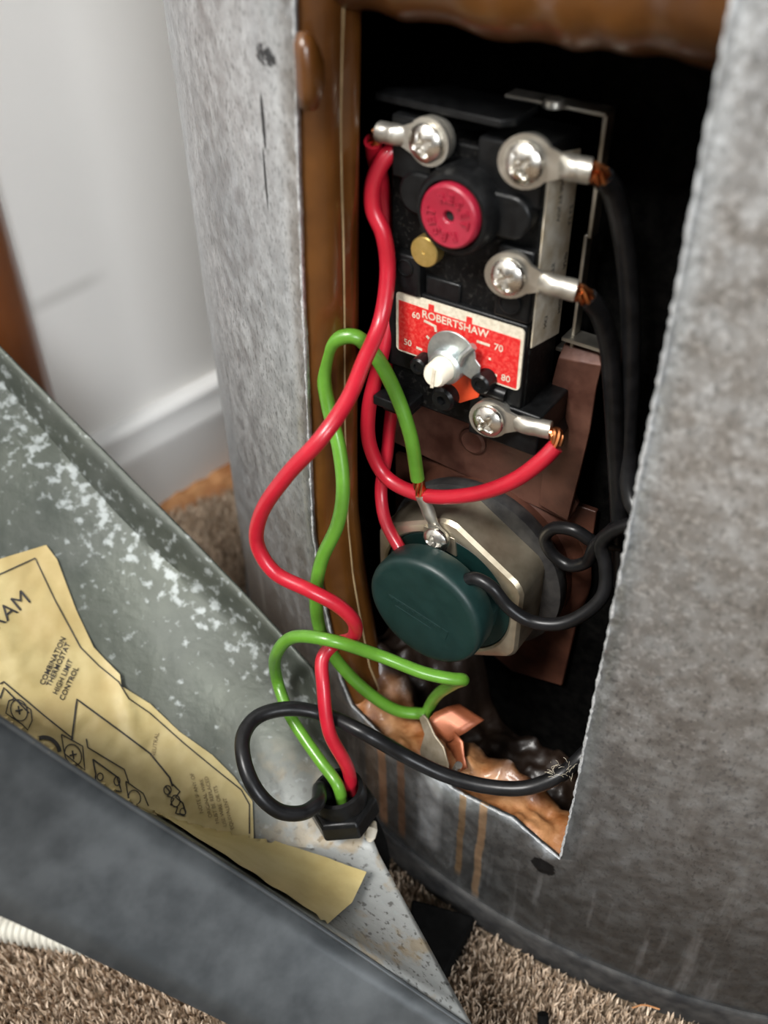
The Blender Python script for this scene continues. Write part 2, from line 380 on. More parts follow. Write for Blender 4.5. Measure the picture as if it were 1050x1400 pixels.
# stained strip along the foot of the baseboard
bm = bmesh.new(); L1, L2 = [], []
for i in range(41):
    s = -.04+.20*i/40; g = min(1, max(0, i/12)); wdt = .0095+.016*g*(1+.4*nz((s, 0, 0), 90)); h = .006+.004*nz((s, 1, 0), 120)
    row = [WF+WD*s+WN*.0085+Vector((0, 0, .0)), WF+WD*s+WN*.0085+Vector((0, 0, h+.005)), WF+WD*s+WN*(wdt*.8)+Vector((0, 0, h+.004)), WF+WD*s+WN*(wdt+.004)+Vector((0, 0, 0))]
    L1.append([bm.verts.new(q) for q in row])
for a, b_ in zip(L1, L1[1:]):
    for k in range(4): bm.faces.new((a[k], b_[k], b_[(k+1) % 4], a[(k+1) % 4]))
bm.faces.new(L1[0]); bm.faces.new(L1[-1]); bmesh.ops.recalc_face_normals(bm, faces=bm.faces)
st = fin('trim_1', bm, M['strip'], org=Vector((0, 0, 0))); st['kind'] = 'structure'

def carpet():
    n = 460000
    x = rng.uniform(-.42, .34, n); y = rng.uniform(-.02, .66, n)
    keep = (np.hypot(x-CC.x, y-CC.y) > RJ+.0015)
    d = (x-WF.x)*WN.x+(y-WF.y)*WN.y; keep &= d > .009
    x, y = x[keep], y[keep]; n = len(x)
    h = rng.uniform(.004, .0085, n); w = rng.uniform(.00028, .0005, n); a = rng.uniform(0, 2*np.pi, n)
    la = rng.uniform(0, 2*np.pi, n); ll = rng.uniform(0, .0026, n)
    dx, dy = np.cos(a)*w, np.sin(a)*w; tx, ty = np.cos(la)*ll, np.sin(la)*ll
    V = np.zeros((n, 5, 3))
    V[:, 0] = np.c_[x-dx, y-dy, np.zeros(n)]; V[:, 1] = np.c_[x+dx, y+dy, np.zeros(n)]
    V[:, 2] = np.c_[x-dx+tx*.5, y-dy+ty*.5, h*.7]; V[:, 3] = np.c_[x+dx+tx*.5, y+dy+ty*.5, h*.7]
    V[:, 4] = np.c_[x+tx*1.2, y+ty*1.2, h]
    i0 = np.arange(n)*5
    F = np.concatenate([np.c_[i0, i0+1, i0+3], np.c_[i0, i0+3, i0+2], np.c_[i0+2, i0+3, i0+4]])
    me = bpy.data.meshes.new('carpet_pile')
    me.vertices.add(n*5); me.vertices.foreach_set('co', V.reshape(-1))
    me.loops.add(len(F)*3); me.loops.foreach_set('vertex_index', F.reshape(-1).astype(np.int32))
    me.polygons.add(len(F)); me.polygons.foreach_set('loop_start', (np.arange(len(F))*3).astype(np.int32))
    me.update(calc_edges=True)
    ca = me.color_attributes.new('yarn', 'FLOAT_COLOR', 'POINT')
    k = rng.uniform(0, 1, n)[:, None]
    base = np.array([[.34, .235, .15]])*(1-k)+np.array([[.74, .60, .46]])*k
    base *= rng.uniform(.75, 1.1, n)[:, None]
    col = np.repeat(np.c_[base, np.ones(n)], 5, axis=0); ca.data.foreach_set('color', col.reshape(-1))
    m = bpy.data.materials.new('carpet_yarn'); m.use_nodes = True; b = m.node_tree.nodes['Principled BSDF']; b.inputs['Roughness'].default_value = .85
    at_ = m.node_tree.nodes.new('ShaderNodeVertexColor'); at_.layer_name = 'yarn'; m.node_tree.links.new(at_.outputs[0], b.inputs['Base Color'])
    me.materials.append(m); o = bpy.data.objects.new('carpet_pile', me); C.objects.link(o)
    tag(o, 'short tan and brown carpet pile covering the floor', 'carpet'); o['kind'] = 'stuff'
carpet()

# ---------------------------------------------------------------- water heater: jacket, rim, foam, tank
ZS = .020
hole_px = [(400, 0), (404, 180), (412, 400), (419, 560), (427, 730), (437, 800), (452, 870), (465, 930), (480, 965), (500, 985), (520, 1005), (560, 1030), (620, 1080), (700, 1120), (765, 1175)]
hole = [jac(*q) for q in hole_px]
hole = [(218.0, .405), (217.9, .38)] + hole[0:] + [(240.1, .120), (240.1, .16), (240.15, .21), (240.1, .27), (240.1, .31), (240.0, .35), (240.0, .405)]
K = 1/ (RJ*math.pi/180)      # degrees per metre
hu = [(t/K, z) for t, z in hole]                                   # unrolled metres
hole_u = []
for i, (x, y) in enumerate(resample(hu, .0016)):
    hole_u.append((x+.00035*nz((x, y, 0), 900), y+.0003*nz((x, y, 3), 900)))
water = thing('water_heater', 'round galvanised steel water heater with an open access hole', 'water heater', Vector((CC.x, CC.y, 0)))
TL, TR, ZT = 192/K, 290/K, 1.30
zlev = [ZS+(ZT-ZS)*i/60 for i in range(61)]
outl = [(TL+(TR-TL)*i/50, ZS) for i in range(50)] + [(TR, z) for z in zlev[:-1]] + [(TR-(TR-TL)*i/50, ZT) for i in range(50)] + [(TL, z) for z in zlev[::-1][:-1]]
def jfn(x, y): return cyl(x*K, y, RJ)
# grid is finer near the opening: two fills share the outline of a band
bm = fill(outl, .012, jfn, hole=hole_u)
back = []
for i in range(73):
    th = 290+(192+360-290)*i/72; back.append([bm.verts.new(cyl(th, z)) for z in zlev])
for a, b_ in zip(back, back[1:]):
    for k in range(60): bm.faces.new((a[k], b_[k], b_[k+1], a[k+1]))
bmesh.ops.remove_doubles(bm, verts=bm.verts, dist=1e-5)
for v in bm.verts:                                                  # hammered unevenness near the opening
    r = Vector((v.co.x-CC.x, v.co.y-CC.y, 0)).normalized(); v.co += r*(.0006*nz(v.co, 18)+.0002*nz(v.co, 60))
bmesh.ops.recalc_face_normals(bm, faces=bm.faces)
uvl = bm.loops.layers.uv.new('UVMap')
for f in bm.faces:
    for l in f.loops:
        c = l.vert.co; l[uvl].uv = ((math.degrees(math.atan2(c.y-CC.y, c.x-CC.x)) % 360)/100, c.z)
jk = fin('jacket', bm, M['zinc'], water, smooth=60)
sm = jk.modifiers.new('thickness', 'SOLIDIFY'); sm.thickness = .0016; sm.offset = -1
c0 = Vector((CC.x, CC.y, 0))
bm = bmesh.new(); ep = [cyl(x*K, y, RJ-.0003) for x, y in hole_u if y < .4049]
rndr = [random.uniform(.15, .62) for _ in ep]
tube(bm, ep, .6, 6, rf=lambda i, n: rndr[i]); e = fin('cut_edge', bm, M['bright'], water, smooth=50); e['label'] = 'bright burred cut edge of the opening'
fin('base_rim', lt(c0, [(RJ*1000-6, 0), (RJ*1000-1.5, 0), (RJ*1000+.5, 3), (RJ*1000+1.0, 16), (RJ*1000+1.5, 19), (RJ*1000+1.5, 22.2), (RJ*1000+1.0, 23), (RJ*1000-3, 23)], Vector((0, 0, 1)), 160), M['rim'], water, smooth=40)
fin('top_lid', lt(c0, [(RJ*1000+1, ZT*1000-6), (RJ*1000+1, ZT*1000+2), (RJ*1000-10, ZT*1000+6), (0, ZT*1000+12)], Vector((0, 0, 1)), 120), M['zinc'], water)
bm = bmesh.new(); lathe(bm, c0, [(RJ*1000-72, 30), (RJ*1000-72, 1250)], Vector((0, 0, 1)), 120)
fin('tank_wall', bm, M['tank'], water)
def sheet(rows):
    bm = bmesh.new(); R_ = [[bm.verts.new(p) for p in r] for r in rows]
    for a, b_ in zip(R_, R_[1:]):
        for k in range(len(a)-1): bm.faces.new((a[k], a[k+1], b_[k+1], b_[k]))
    bmesh.ops.recalc_face_normals(bm, faces=bm.faces); return bm
# left foam: long rounded wall of insulation just inside the left edge
def lerp_edge(z):
    ed = [(jac(*q)) for q in hole_px[:9]]
    if z >= ed[0][1]: return ed[0][0]
    for (t0, z0), (t1, z1) in zip(ed, ed[1:]):
        if z1 <= z <= z0: return t0+(t1-t0)*(z0-z)/(z0-z1)
    return ed[-1][0]
rows = []
for i in range(61):
    z = .070+(.40-.070)*i/60; th = lerp_edge(z); row = []
    for dr, da in ((1.8, -3), (2, -.2), (3, .10), (6, .4), (9, .6), (12, .62), (14, .42), (16, .55), (19, .35), (22, -.3), (24, -2), (26, -6), (28, -12)):
        q = cyl(th+da+.35*nz((0, dr*.03, z), 14)*(dr > 3), z, RJ-dr/1000); row.append(q)
    rows.append(row)
fin('foam_wall', sheet(rows), M['foam'], water, smooth=80)
rows = []
for i in range(61):      # thin pale parting line on that foam
    z = .080+(.395-.080)*i/60; th = lerp_edge(z)
    rows.append([cyl(th+.50+.35*nz((0, 14*.03, z), 14)+dd, z, RJ-.0132-.0004*k) for k, dd in ((0, .05), (1, .12), (2, .05))])
fin('foam_seam', sheet(rows), M['foam_tip'], water, smooth=80)
# right foam, mostly out of sight behind the edge
rows = []
for i in range(41):
    z = .070+(.40-.070)*i/40
    rows.append([cyl(240.2-da, z, RJ-dr/1000) for dr, da in ((1.8, -3), (2, -2), (20, -2.4), (36, -3.5), (40, -8), (71, -10))])
fin('foam_wall', sheet(rows), M['foam'], water, smooth=80)
# top foam: bulging roll with a ragged pale fringe
rows = []; fr = []
for i in range(81):
    u = -57+115*i/80
    vb = (at(700, 62, -24).z-CAMZ)*1000 + 1.6*nz((u, 0, 0), .09) - 1.5*math.exp(-((u-2)/9)**2)
    row = []
    for k in range(13):
        a = math.radians(-80+180*k/12); row.append(P(u, vb+17+16*math.sin(-math.radians(90)+math.pi*k/12)*1.0, -30+16*math.cos(-math.radians(90)+math.pi*k/12)+1.2*nz((u, k, 2), .12)))
    row = [P(u, vb+2, -66), P(u, vb+.6, -48)] + row + [P(u, vb+60, -14)]
    rows.append(row)
    fr.append([P(u, vb+.4+.4*nz((u, 2, 5), .3), -47), P(u, vb-.8-.7*abs(nz((u, 0, 9), .35)), -40), P(u, vb+1.2, -33)])
fin('foam_roll', sheet(rows), M['foam'], water, smooth=80)
fin('foam_fringe', sheet(fr), M['foam_tip'], water, smooth=80)
q = at(408, 35, -6)
bm = lt(q-N*.004-Vector((0, 0, .012)), [(0, -8), (2.5, -7), (4, -3), (4.2, 2), (3.6, 6), (2.1, 9), (0, 10)], Vector((0, 0, 1)), 20)
for v in bm.verts: v.co += Vector((nz(v.co, 90), nz(v.co, 90, 2), nz(v.co, 90, 5)))*.002
fin('foam_lump', bm, M['foam'], water, smooth=80)
# bottom foam ledge, broken and stained
def front_z(th):
    ed = [jac(*q) for q in hole_px[7:]]
    if th <= ed[0][0]: return ed[0][1]
    for (t0, z0), (t1, z1) in zip(ed, ed[1:]):
        if t0 <= th <= t1: return z0+(z1-z0)*(th-t0)/(t1-t0+1e-9)
    return ed[-1][1]
rows = []
for i in range(90):
    th = 215+29*i/89; row = []
    for k in range(44):
        dr = 2+69*k/43; base = front_z(min(th, 240))-.004
        e = max(0, 1-dr/5)
        q = cyl(th, 0, RJ-dr/1000)
        side = 1/(1+math.exp((th-222.5)*1.4)); sideR = 1/(1+math.exp(-(th-239.5)*1.6))
        h = base - .001 + .005*nz(q, 45) + .0045*nz(q, 110) + .002*nz(q, 260) + side*.010*min(1, dr/16)+sideR*.012*min(1, dr/14)
        pit = max(0, min(1, (dr-20-12*nz(q, 30, 3))/9)); h -= .045*pit*(1-side*.7)
        q.z = max(h, .03); row.append(q)
    rows.append(row)
bm = sheet(rows); uvl = bm.loops.layers.uv.new('UVMap')
for f in bm.faces:
    for l in f.loops: l[uvl].uv = (0, RJ-math.hypot(l.vert.co.x-CC.x, l.vert.co.y-CC.y))
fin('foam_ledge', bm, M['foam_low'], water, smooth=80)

# ---------------------------------------------------------------- brackets on the tank
def pxprism(pts, w0, w1): return pr([((at(x, y, w1)-O0).dot(T)*1000, (at(x, y, w1).z-CAMZ)*1000) for x, y in pts], w0, w1)
bk = thing('mounting_bracket', 'rusty brown sheet bracket behind the thermostat, with an upright tab', 'bracket', P(-20, -225, -62))
fin('back_plate', pxprism([(528, 520), (720, 520), (745, 590), (790, 690), (776, 714), (735, 694), (640, 652), (528, 600)], -63.5, -61.5), M['brownpaint'], bk, bevel=.4)
bm = bmesh.new()
tab = [((771, 470), (819, 482), -60), ((763, 490), (822, 500), -57), ((755, 520), (815, 530), -57.5), ((748, 570), (806, 590), -58), ((742, 640), (792, 650), -58.5), ((736, 690), (776, 712), -59.5)]
r0 = [[at(*a, w), at(*b2, w), at(*b2, w)-N*.0015, at(*a, w)-N*.0015] for a, b2, w in tab]
R_ = [[bm.verts.new(x) for x in r] for r in r0]
for a, b_ in zip(R_, R_[1:]):
    for k in range(4): bm.faces.new((a[k], a[(k+1) % 4], b_[(k+1) % 4], b_[k]))
bm.faces.new(R_[0]); bm.faces.new(R_[-1]); bmesh.ops.recalc_face_normals(bm, faces=bm.faces)
fin('upright_tab', bm, M['brownpaint'], bk, bevel=.3)
bm = bmesh.new(); a = at(768, 461, -57); b_ = at(822, 478, -57)
vs = [bm.verts.new(q) for q in (a, b_, b_-N*.007, a-N*.007)] + [bm.verts.new(q-Vector((0, 0, .0011))) for q in (a, b_, b_-N*.007, a-N*.007)]
for f in ((0,1,2,3), (7,6,5,4), (0,4,5,1), (1,5,6,2), (2,6,7,3), (3,7,4,0)): bm.faces.new([vs[i] for i in f])
e = fin('bent_lip', bm, M['tin'], bk); e['label'] = 'bright cut edge of the bent lip'
c = at(648, 602, -61.4)
sc = fin('bracket_screw', lt(c, [(5.2, 0), (5.2, 1), (4.2, 1.6), (2.6, 1.2), (0, .9)]), M['brownpaint'], bk)
c2u = ((c-O0).dot(T)*1000, (c.z-CAMZ)*1000)
bm = bmesh.new(); s = .9
for dd in (-2.6, 2.6): prism(bm, [(c2u[0]-9, c2u[1]+dd*3.0-2), (c2u[0]+1, c2u[1]+dd*3.0-4), (c2u[0]+1.5, c2u[1]+dd*3.0-3), (c2u[0]-8.5, c2u[1]+dd*3.0-1)], -61.5, -61.1)
bm.free()
tp = thing('tank_plate', 'dark brown fitting plate on the tank behind the heating element', 'plate', P(-15, -340, -66))
fin('plate', pxprism([(540, 620), (700, 660), (815, 700), (800, 800), (768, 938), (700, 918), (560, 800), (540, 740)], -68.5, -66), M['brownplate'], tp, bevel=.5)
fin('round_neck', lt(P(-13, -256, -68), [(41, 0), (40, 3), (36, 6), (36, 9.5)], n=56), M['brownplate'], tp)

# ---------------------------------------------------------------- thermostat
th = thing('thermostat', 'black plastic thermostat with a red reset button and red dial label', 'thermostat', P(-19, -186, -60))
fin('body', box(-43.5, 6, -182, -92, -60, -41), M['blackdust'], th, bevel=.8)
bm = bmesh.new()                                                    # raised front mouldings, joined: one moulding
boxb(bm, -40.5, -27, -104, -86.5, -60, -37)                         # upper left terminal block
boxb(bm, -13.5, 6, -104, -88, -60, -38)                             # upper right terminal block
boxb(bm, -27, -13.5, -104, -97.5, -60, -38.5)                       # bridge under the notch
boxb(bm, -41, -31, -140, -127, -58, -37.5)
boxb(bm, -5.5, 6, -138, -116, -58, -38)
boxb(bm, -30.5, -18, -139.5, -133, -58, -40)
boxb(bm, -43.5, 5.5, -168, -139, -58, -39)
boxb(bm, -12, 13, -183, -168, -59, -38.5)
fin('moulding', bm, M['black'], th, bevel=.7)
pts = [(-46.5, -44), (-35, -52), (-4, -53), (-3.5, -40), (-6.5, -36.5), (-46.5, -38)]
bm = bmesh.new(); a = [bm.verts.new(P(u, -84.3, w)) for u, w in pts]; b_ = [bm.verts.new(P(u, -82.3, w)) for u, w in pts]
bm.faces.new(a); bm.faces.new(b_)
for i in range(6): bm.faces.new((a[i], a[(i+1) % 6], b_[(i+1) % 6], b_[i]))
bmesh.ops.recalc_face_normals(bm, faces=bm.faces); fin('top_flap', bm, M['black'], th, bevel=.3)
fin('flap_web', box(-38, -10, -92, -84, -60, -51), M['black'], th, bevel=.4)
# steel frame behind the right side
bm = bmesh.new(); boxb(bm, -17, 13.2, -84, -82.8, -64, -57.5); boxb(bm, 11.8, 13.2, -118, -82.8, -64, -59); boxb(bm, 10.6, 11.8, -156, -117.5, -64, -59.5)
boxb(bm, 6, 12, -157, -155.5, -64, -59.5)
e = fin('steel_frame', bm, M['tin'], th, bevel=.35); e['label'] = 'grey steel frame edge'
bm = lt(P(-1.5, -83.4, -57), [(3.4, 0), (3.4, .8), (2.6, 2), (0, 2.6)], Vector((0, 0, 1)), 20); fin('frame_rivet', bm, M['tin'], th)
bm = box(-45.5, -40, -139.6, -138.6, -52, -47); e = fin('steel_tang', bm, M['tin'], th)
# reset boss with two ears
cu, cv = -16.8, -107.9
def capsule(u0, u1, v, r, n=12):
    return [(u1+r*math.cos(a), v+r*math.sin(a)) for a in [math.pi*(k/n-.5) for k in range(n+1)]] + [(u0+r*math.cos(a), v+r*math.sin(a)) for a in [math.pi*(k/n+.5) for k in range(n+1)]]
fin('reset_ears', pr(capsule(cu-14.5, cu+15.5, cv+1, 6.2), -42, -35.8), M['black'], th, bevel=.9)
fin('reset_collar', lt(P(cu, cv, -41), [(12.6, 0), (12.6, 6), (12, 8.6), (11, 10), (9.9, 10.2), (9.5, 9.2), (9.5, 6), (0, 6)], n=56), M['black'], th)
rb = fin('reset_button', lt(P(cu, cv, -35), [(9.1, 0), (9.1, 5), (8.8, 5.6), (8.3, 5.9), (1.9, 5.4), (1.6, 5.1), (1.5, 1.5), (0, 1.5)], n=56), M['button'], th); rb['label'] = 'crimson round reset button'
fin('button_hole', lt(P(cu, cv, -31.2), [(1.5, 0), (1.5, .3), (0, .3)], n=24), M['dark'], th)
def text_bm(body, size, fn, depth=0.0, align='CENTER', bold=0.0):
    cu_ = bpy.data.curves.new('t', 'FONT'); cu_.body = body; cu_.size = size; cu_.align_x = align; cu_.align_y = 'CENTER'; cu_.resolution_u = 3; cu_.offset = bold
    ob = bpy.data.objects.new('t', cu_); C.objects.link(ob)
    dg = bpy.context.evaluated_depsgraph_get(); me = bpy.data.meshes.new_from_object(ob.evaluated_get(dg))
    bpy.data.objects.remove(ob)
    bm = bmesh.new(); bm.from_mesh(me); bpy.data.meshes.remove(me)
    if depth:
        r = bmesh.ops.extrude_face_region(bm, geom=list(bm.faces))
        for v in [g for g in r['geom'] if isinstance(g, bmesh.types.BMVert)]: v.co.z = depth
    for v in bm.verts: v.co = fn(v.co.x, v.co.y, v.co.z)
    bmesh.ops.recalc_face_normals(bm, faces=bm.faces) if depth else None
    return bm
def join(bms):
    out = bmesh.new()
    for b in bms:
        me = bpy.data.meshes.new('x'); b.to_mesh(me); b.free(); out.from_mesh(me); bpy.data.meshes.remove(me)
    return out
L_ = []
for i, chh in enumerate('RESET·RESET·'):
    a = math.radians(112-30*i)
    if chh == '·': continue
    L_.append(text_bm(chh, 3.6, lambda x, y, z, a=a: P(cu+(5.4+y)*math.cos(a)+x*math.sin(a), cv+(5.4+y)*math.sin(a)-x*math.cos(a), -29.5+z), .75, bold=.10))
fin('embossed_letters', join(L_), M['button'], rb)
# crossing lever above the button, brass disc
fin('lever', pr([(-24, -97), (-16, -96.5), (-8, -99.5), (-6.4, -102), (-10, -103), (-13, -101), (-20, -99.5)], -38, -33), M['black'], th, bevel=.4)
e = fin('brass_disc', lt(P(-29.3, -124.3, -42), [(4.7, 0), (4.7, 4.6), (4.4, 5), (.6, 5.1), (.4, 4.8), (0, 4.8)]), M['brass'], th); e['label'] = 'small round brass disc'
for u, v, r in ((-36, -131, 2.8), (0, -132.5, 3.4)): fin('moulded_ring', lt(P(u, v, -38), [(r, 0), (r, .9), (r-.4, 1.1), (r-.5, .7), (0, .7)]), M['black'], th)
# dial label
def rrect(u0, u1, v0, v1, r, n=5):
    out = []
    for cx_, cy_, a0 in ((u1-r, v1-r, 0), (u0+r, v1-r, 90), (u0+r, v0+r, 180), (u1-r, v0+r, 270)):
        out += [(cx_+r*math.cos(math.radians(a0+90*k/n)), cy_+r*math.sin(math.radians(a0+90*k/n))) for k in range(n+1)]
    return out
dl = fin('dial_label', pr(rrect(-40, 5, -161.2, -140.2, 1.6), -39.2, -38.4), M['lcream'], th); dl['label'] = 'red and cream rectangular dial label'
red = [(-39.0, -160.6), (4.0, -160.6), (4.0, -143.6), (-12.5, -143.4), (-12.5, -141.4), (-14.5, -141.4), (-14.5, -143.4), (-26, -143.3), (-26, -141.2), (-28, -141.2), (-28, -143.3), (-39.0, -143.0)]
e = fin('red_field', pr(red, -38.4, -38.32), M['lred'], dl)
def lab(body, u, v, s, bold=.03): return text_bm(body, s, lambda x, y, z: P(u+x, v+y, -38.3+z), .06, bold=bold)
bits = [lab('ROBERTSHAW', -18.5, -145.3, 3.6, .05), lab('60', -32.5, -146.6, 3.0), lab('50', -35.5, -157.2, 3.0), lab('70', -3.0, -148.6, 3.2), lab('80', .2, -158.2, 3.2)]
for (u0, v0, u1, v1) in ((-29.5, -147.4, -25, -148.2), (-25.5, -148.0, -25, -150), (-32.2, -157.8, -30, -158), (-10.5, -148.6, -6, -148.7), (-4.8, -158.1, -2.8, -158.2), (-6, -153.2, -5.3, -153.2), (-28.5, -152.5, -27.5, -153.2)):
    d = Vector((u1-u0, v1-v0)); nn = Vector((-d.y, d.x)).normalized()*.42
    bits.append(pr([(u0-nn.x, v0-nn.y), (u1-nn.x, v1-nn.y), (u1+nn.x, v1+nn.y), (u0+nn.x, v0+nn.y)], -38.3, -38.24))
fin('dial_lettering', join(bits), M['lcream'], dl)
fin('orange_sector', pr([(-28, -161), (-28, -166), (-15.5, -173), (-9, -168.5), (-7.0, -161)], -39, -38.45), M['lorange'], th, bevel=.1)
# pointer disc and shaft
dc = (-17.0, -155.2)
pts = []
for k in range(25):
    a = math.radians(28+175*k/24); pts.append((dc[0]+9.0*math.cos(a), dc[1]+9.2*math.sin(a)))
pts += [(dc[0]-6.5, dc[1]-3.2), (dc[0]-3, dc[1]-3.6), (dc[0]+3, dc[1]-3.8), (dc[0]+9, dc[1]-5.6), (dc[0]+10.4, dc[1]-6.2), (dc[0]+10.8, dc[1]-3.6), (dc[0]+9.8, dc[1]-2.2), (dc[0]+10.0, dc[1]+.6), (dc[0]+8.2, dc[1]+2.2)]
pt = fin('pointer_disc', pr(pts, -35.6, -34.9), M['zincdial'], th, bevel=.2); pt['label'] = 'grey zinc pointer disc'
bm = bmesh.new()
tube(bm, [P(dc[0]+x, dc[1]+y, w) for x, y, w in ((3, -1, -34.6), (4.5, 3.2, -33.8), (7.6, 7.0, -34.6))], 1.25, 10)
fin('pressed_rib', bm, M['zincdial'], pt)
wc = P(-18.6, -158.0, -37)
ws = fin('adjusting_shaft', lt(wc, [(4.6, 0), (4.6, 3.5), (4.1, 5.0), (4.0, 9.2), (3.3, 10.4), (0, 10.6)], n=40), M['white'], th); ws['label'] = 'ivory slotted adjusting shaft'
fin('shaft_collar', lt(wc, [(5.8, 0), (5.8, 4), (5.0, 4.8), (4.2, 4.8)], n=40), M['zincdial'], th)
bm = pr([(-19.3, -161.9), (-18.2, -161.6), (-17.6, -155.2), (-18.5, -154.8)], -27.3, -26.2); fin('screwdriver_slot', bm, M['lcream'], ws)
# small black bosses round the dial
for px, py, r, w in ((570, 503, 3.0, -33), (655, 527, 3.3, -33)):
    c = at(px, py, w); fin('boss', lt(c-N*.007, [(r, 0), (r, 6.4), (r-.6, 7), (r*.45, 7), (r*.4, 6.4), (0, 6.4)]), M['black'], th)
c = at(603, 548, -34); fin('boss', lt(c-N*.007, [(4.2, 0), (4.2, 6), (3.4, 7), (1.6, 7), (1.3, 5), (0, 5)]), M['black'], th)
bm = bmesh.new(); tube(bm, [at(657, 528, -38), at(692, 540, -39)], 2.4, 14); fin('barrel', bm, M['black'], th)
fin('lower_ledge', box(-44.5, -31, -180, -176.4, -58, -31), M['black'], th, bevel=.5)
fin('lower_rail', box(-43.5, -33, -184, -181, -58, -35), M['black'], th, bevel=.5)
fin('lower_lip', pr([(-14, -176), (12, -176), (15, -182), (12, -188.5), (-4, -188.5), (-14, -184)], -58, -47), M['black'], th, bevel=1.0)
# side label on the right flank
def SP(w, v, u): return P(u, v, w)
sl = fin('side_label', pr([(-41.2, -147), (-60, -151), (-60, -94), (-41.2, -90)][::-1], 6.0, 6.35, SP), M['sidelab'], th)
sl['label'] = 'stained cream label on the right flank'
L_ = []
for v0, w0, s in ((-98, -58, 'VAC'), (-112, -58, 'L1 L2'), (-126, -58, 'AMP'), (-140, -58, 'HIGH'), (-104, -50, 'VOLTS AMPS'), (-128, -50, 'WATTS'), (-142, -49, 'NO')):
    L_.append(text_bm(s, 2.6, lambda x, y, z, v0=v0, w0=w0: P(6.4+z, v0+x, w0-y), .05))
fin('printed_marks', join(L_), M['ink'], sl)

def screw(parent, c, r, ang=.4, axis=None, name='terminal_screw', mat='steel'):
    ax = axis or N
    e1 = ax.cross(Vector((0, 0, 1))).normalized(); e2 = ax.cross(e1)
    bm = bmesh.new(); n, m = 64, 18; R_ = []
    def hgt(x, y):
        q = math.hypot(x, y)/r; h = 3.3-2.0*q**2.6
        xr, yr = x*math.cos(ang)+y*math.sin(ang), -x*math.sin(ang)+y*math.cos(ang)
        def arm(a, b): return max(0, min(1, (.17*r*(1.15-abs(a)/r)-abs(b))/(.07*r)+.5))*max(0, min(1, (.66*r-abs(a))/(.1*r)))
        dct = max(arm(xr, yr), arm(yr, xr)); return h-dct*(1.9-1.1*q)
    cen = bm.verts.new(c+ax*(hgt(0, 0)/1000))
    for k in range(1, m+1):
        q = r*k/m; R_.append([bm.verts.new(c+(e1*(q*math.cos(2*math.pi*j/n))+e2*(q*math.sin(2*math.pi*j/n))+ax*hgt(q*math.cos(2*math.pi*j/n), q*math.sin(2*math.pi*j/n)))/1000) for j in range(n)])
    R_.append([bm.verts.new(c+(e1*(r*math.cos(2*math.pi*j/n))+e2*(r*math.sin(2*math.pi*j/n)))/1000) for j in range(n)])
    for j in range(n): bm.faces.new((cen, R_[0][j], R_[0][(j+1) % n]))
    for a, b_ in zip(R_, R_[1:]):
        for j in range(n): bm.faces.new((a[j], b_[j], b_[(j+1) % n], a[(j+1) % n]))
    bmesh.ops.recalc_face_normals(bm, faces=bm.faces)
    return fin(name, bm, M[mat], parent, smooth=50)
SC = {'s1': P(-27.2, -91.2, -34.6), 's2': P(2.4, -90.7, -34.6), 's3': P(.3, -122.8, -34.6), 's4': P(-2.6, -172.4, -34.6)}
for k, a, r in (('s1', .35, 5.2), ('s2', .6, 5.4), ('s3', .5, 5.3), ('s4', .9, 5.3)):
    screw(th, SC[k], r, a)
    fin('terminal_plate', lt(SC[k]-N*.0045, [(6.3, 0), (6.3, 1.6), (5.5, 1.6)], N, 24), M['tin'], th)

# ---------------------------------------------------------------- wires
def lug(parent, c, end, rr, br=2.9, ax=None, thick=1.1):
    """ring terminal: flat ring round c, tapered neck, crimped barrel ending at end"""
    ax = ax or N; d = (end-c); d1 = d.normalized(); L = d.length*1000
    bm = bmesh.new()
    side_ = ax.cross(d1).normalized(); n = 22
    out = []
    for k in range(n+1):
        a = math.radians(38)+math.radians(284)*k/n
        out.append(c+(d1*math.cos(a)+side_*math.sin(a))*(rr/1000))
    nk = c+d1*(rr*1.45/1000); out += [nk-side_*(br*.8/1000), nk+side_*(br*.8/1000)]
    up = ax*(thick/1000)
    lo = [bm.verts.new(q-up) for q in out]; hi = [bm.verts.new(q) for q in out]; m = len(out)
    bm.faces.new(hi); bm.faces.new(lo[::-1])
    for i in range(m): bm.faces.new((lo[i], lo[(i+1) % m], hi[(i+1) % m], hi[i]))
    bmesh.ops.recalc_face_normals(bm, faces=bm.faces)
    # barrel
    prof_ = []
    st_ = c+d1*(rr*1.15/1000)-up*.6
    path = [st_+(end-st_)*(k/8) for k in range(9)]
    rings = []
    for k, p in enumerate(path):
        f = min(1, k/2.5); a_, b2 = br*(.95+.05*f), br*(.22+.78*f)*(0.86 if k in (5,) else 1)
        ring = [bm.verts.new(p+side_*(a_*math.cos(2*math.pi*j/16)/1000)+side_.cross(d1)*(b2*math.sin(2*math.pi*j/16)/1000)) for j in range(16)]
        rings.append(ring)
    for a, b_ in zip(rings, rings[1:]):
        for j in range(16): bm.faces.new((a[j], a[(j+1) % 16], b_[(j+1) % 16], b_[j]))
    bm.faces.new(rings[0]); bm.faces.new(rings[-1])
    bmesh.ops.recalc_face_normals(bm, faces=bm.faces)
    return fin('ring_terminal', bm, M['tin'], parent, smooth=45)
def strands(parent, a, b_, r=1.9, n=7, mid=None):
    bm = bmesh.new(); d = (b_-a); t = d.normalized(); e = t.orthogonal(); f = t.cross(e)
    for k in range(n):
        ph = 2*math.pi*k/(n-1); rr = 0 if k == n-1 else r*.68
        pts = []
        for i in range(9):
            s = i/8; aa = ph+1.6*s; base = a.lerp(b_, s)
            if mid is not None: base = base + mid*(4*s*(1-s))
            pts.append(base+(e*math.cos(aa)+f*math.sin(aa))*(rr/1000))
        tube(bm, pts, r*.36, 6)
    return fin('copper_strands', bm, M['copper'], parent)
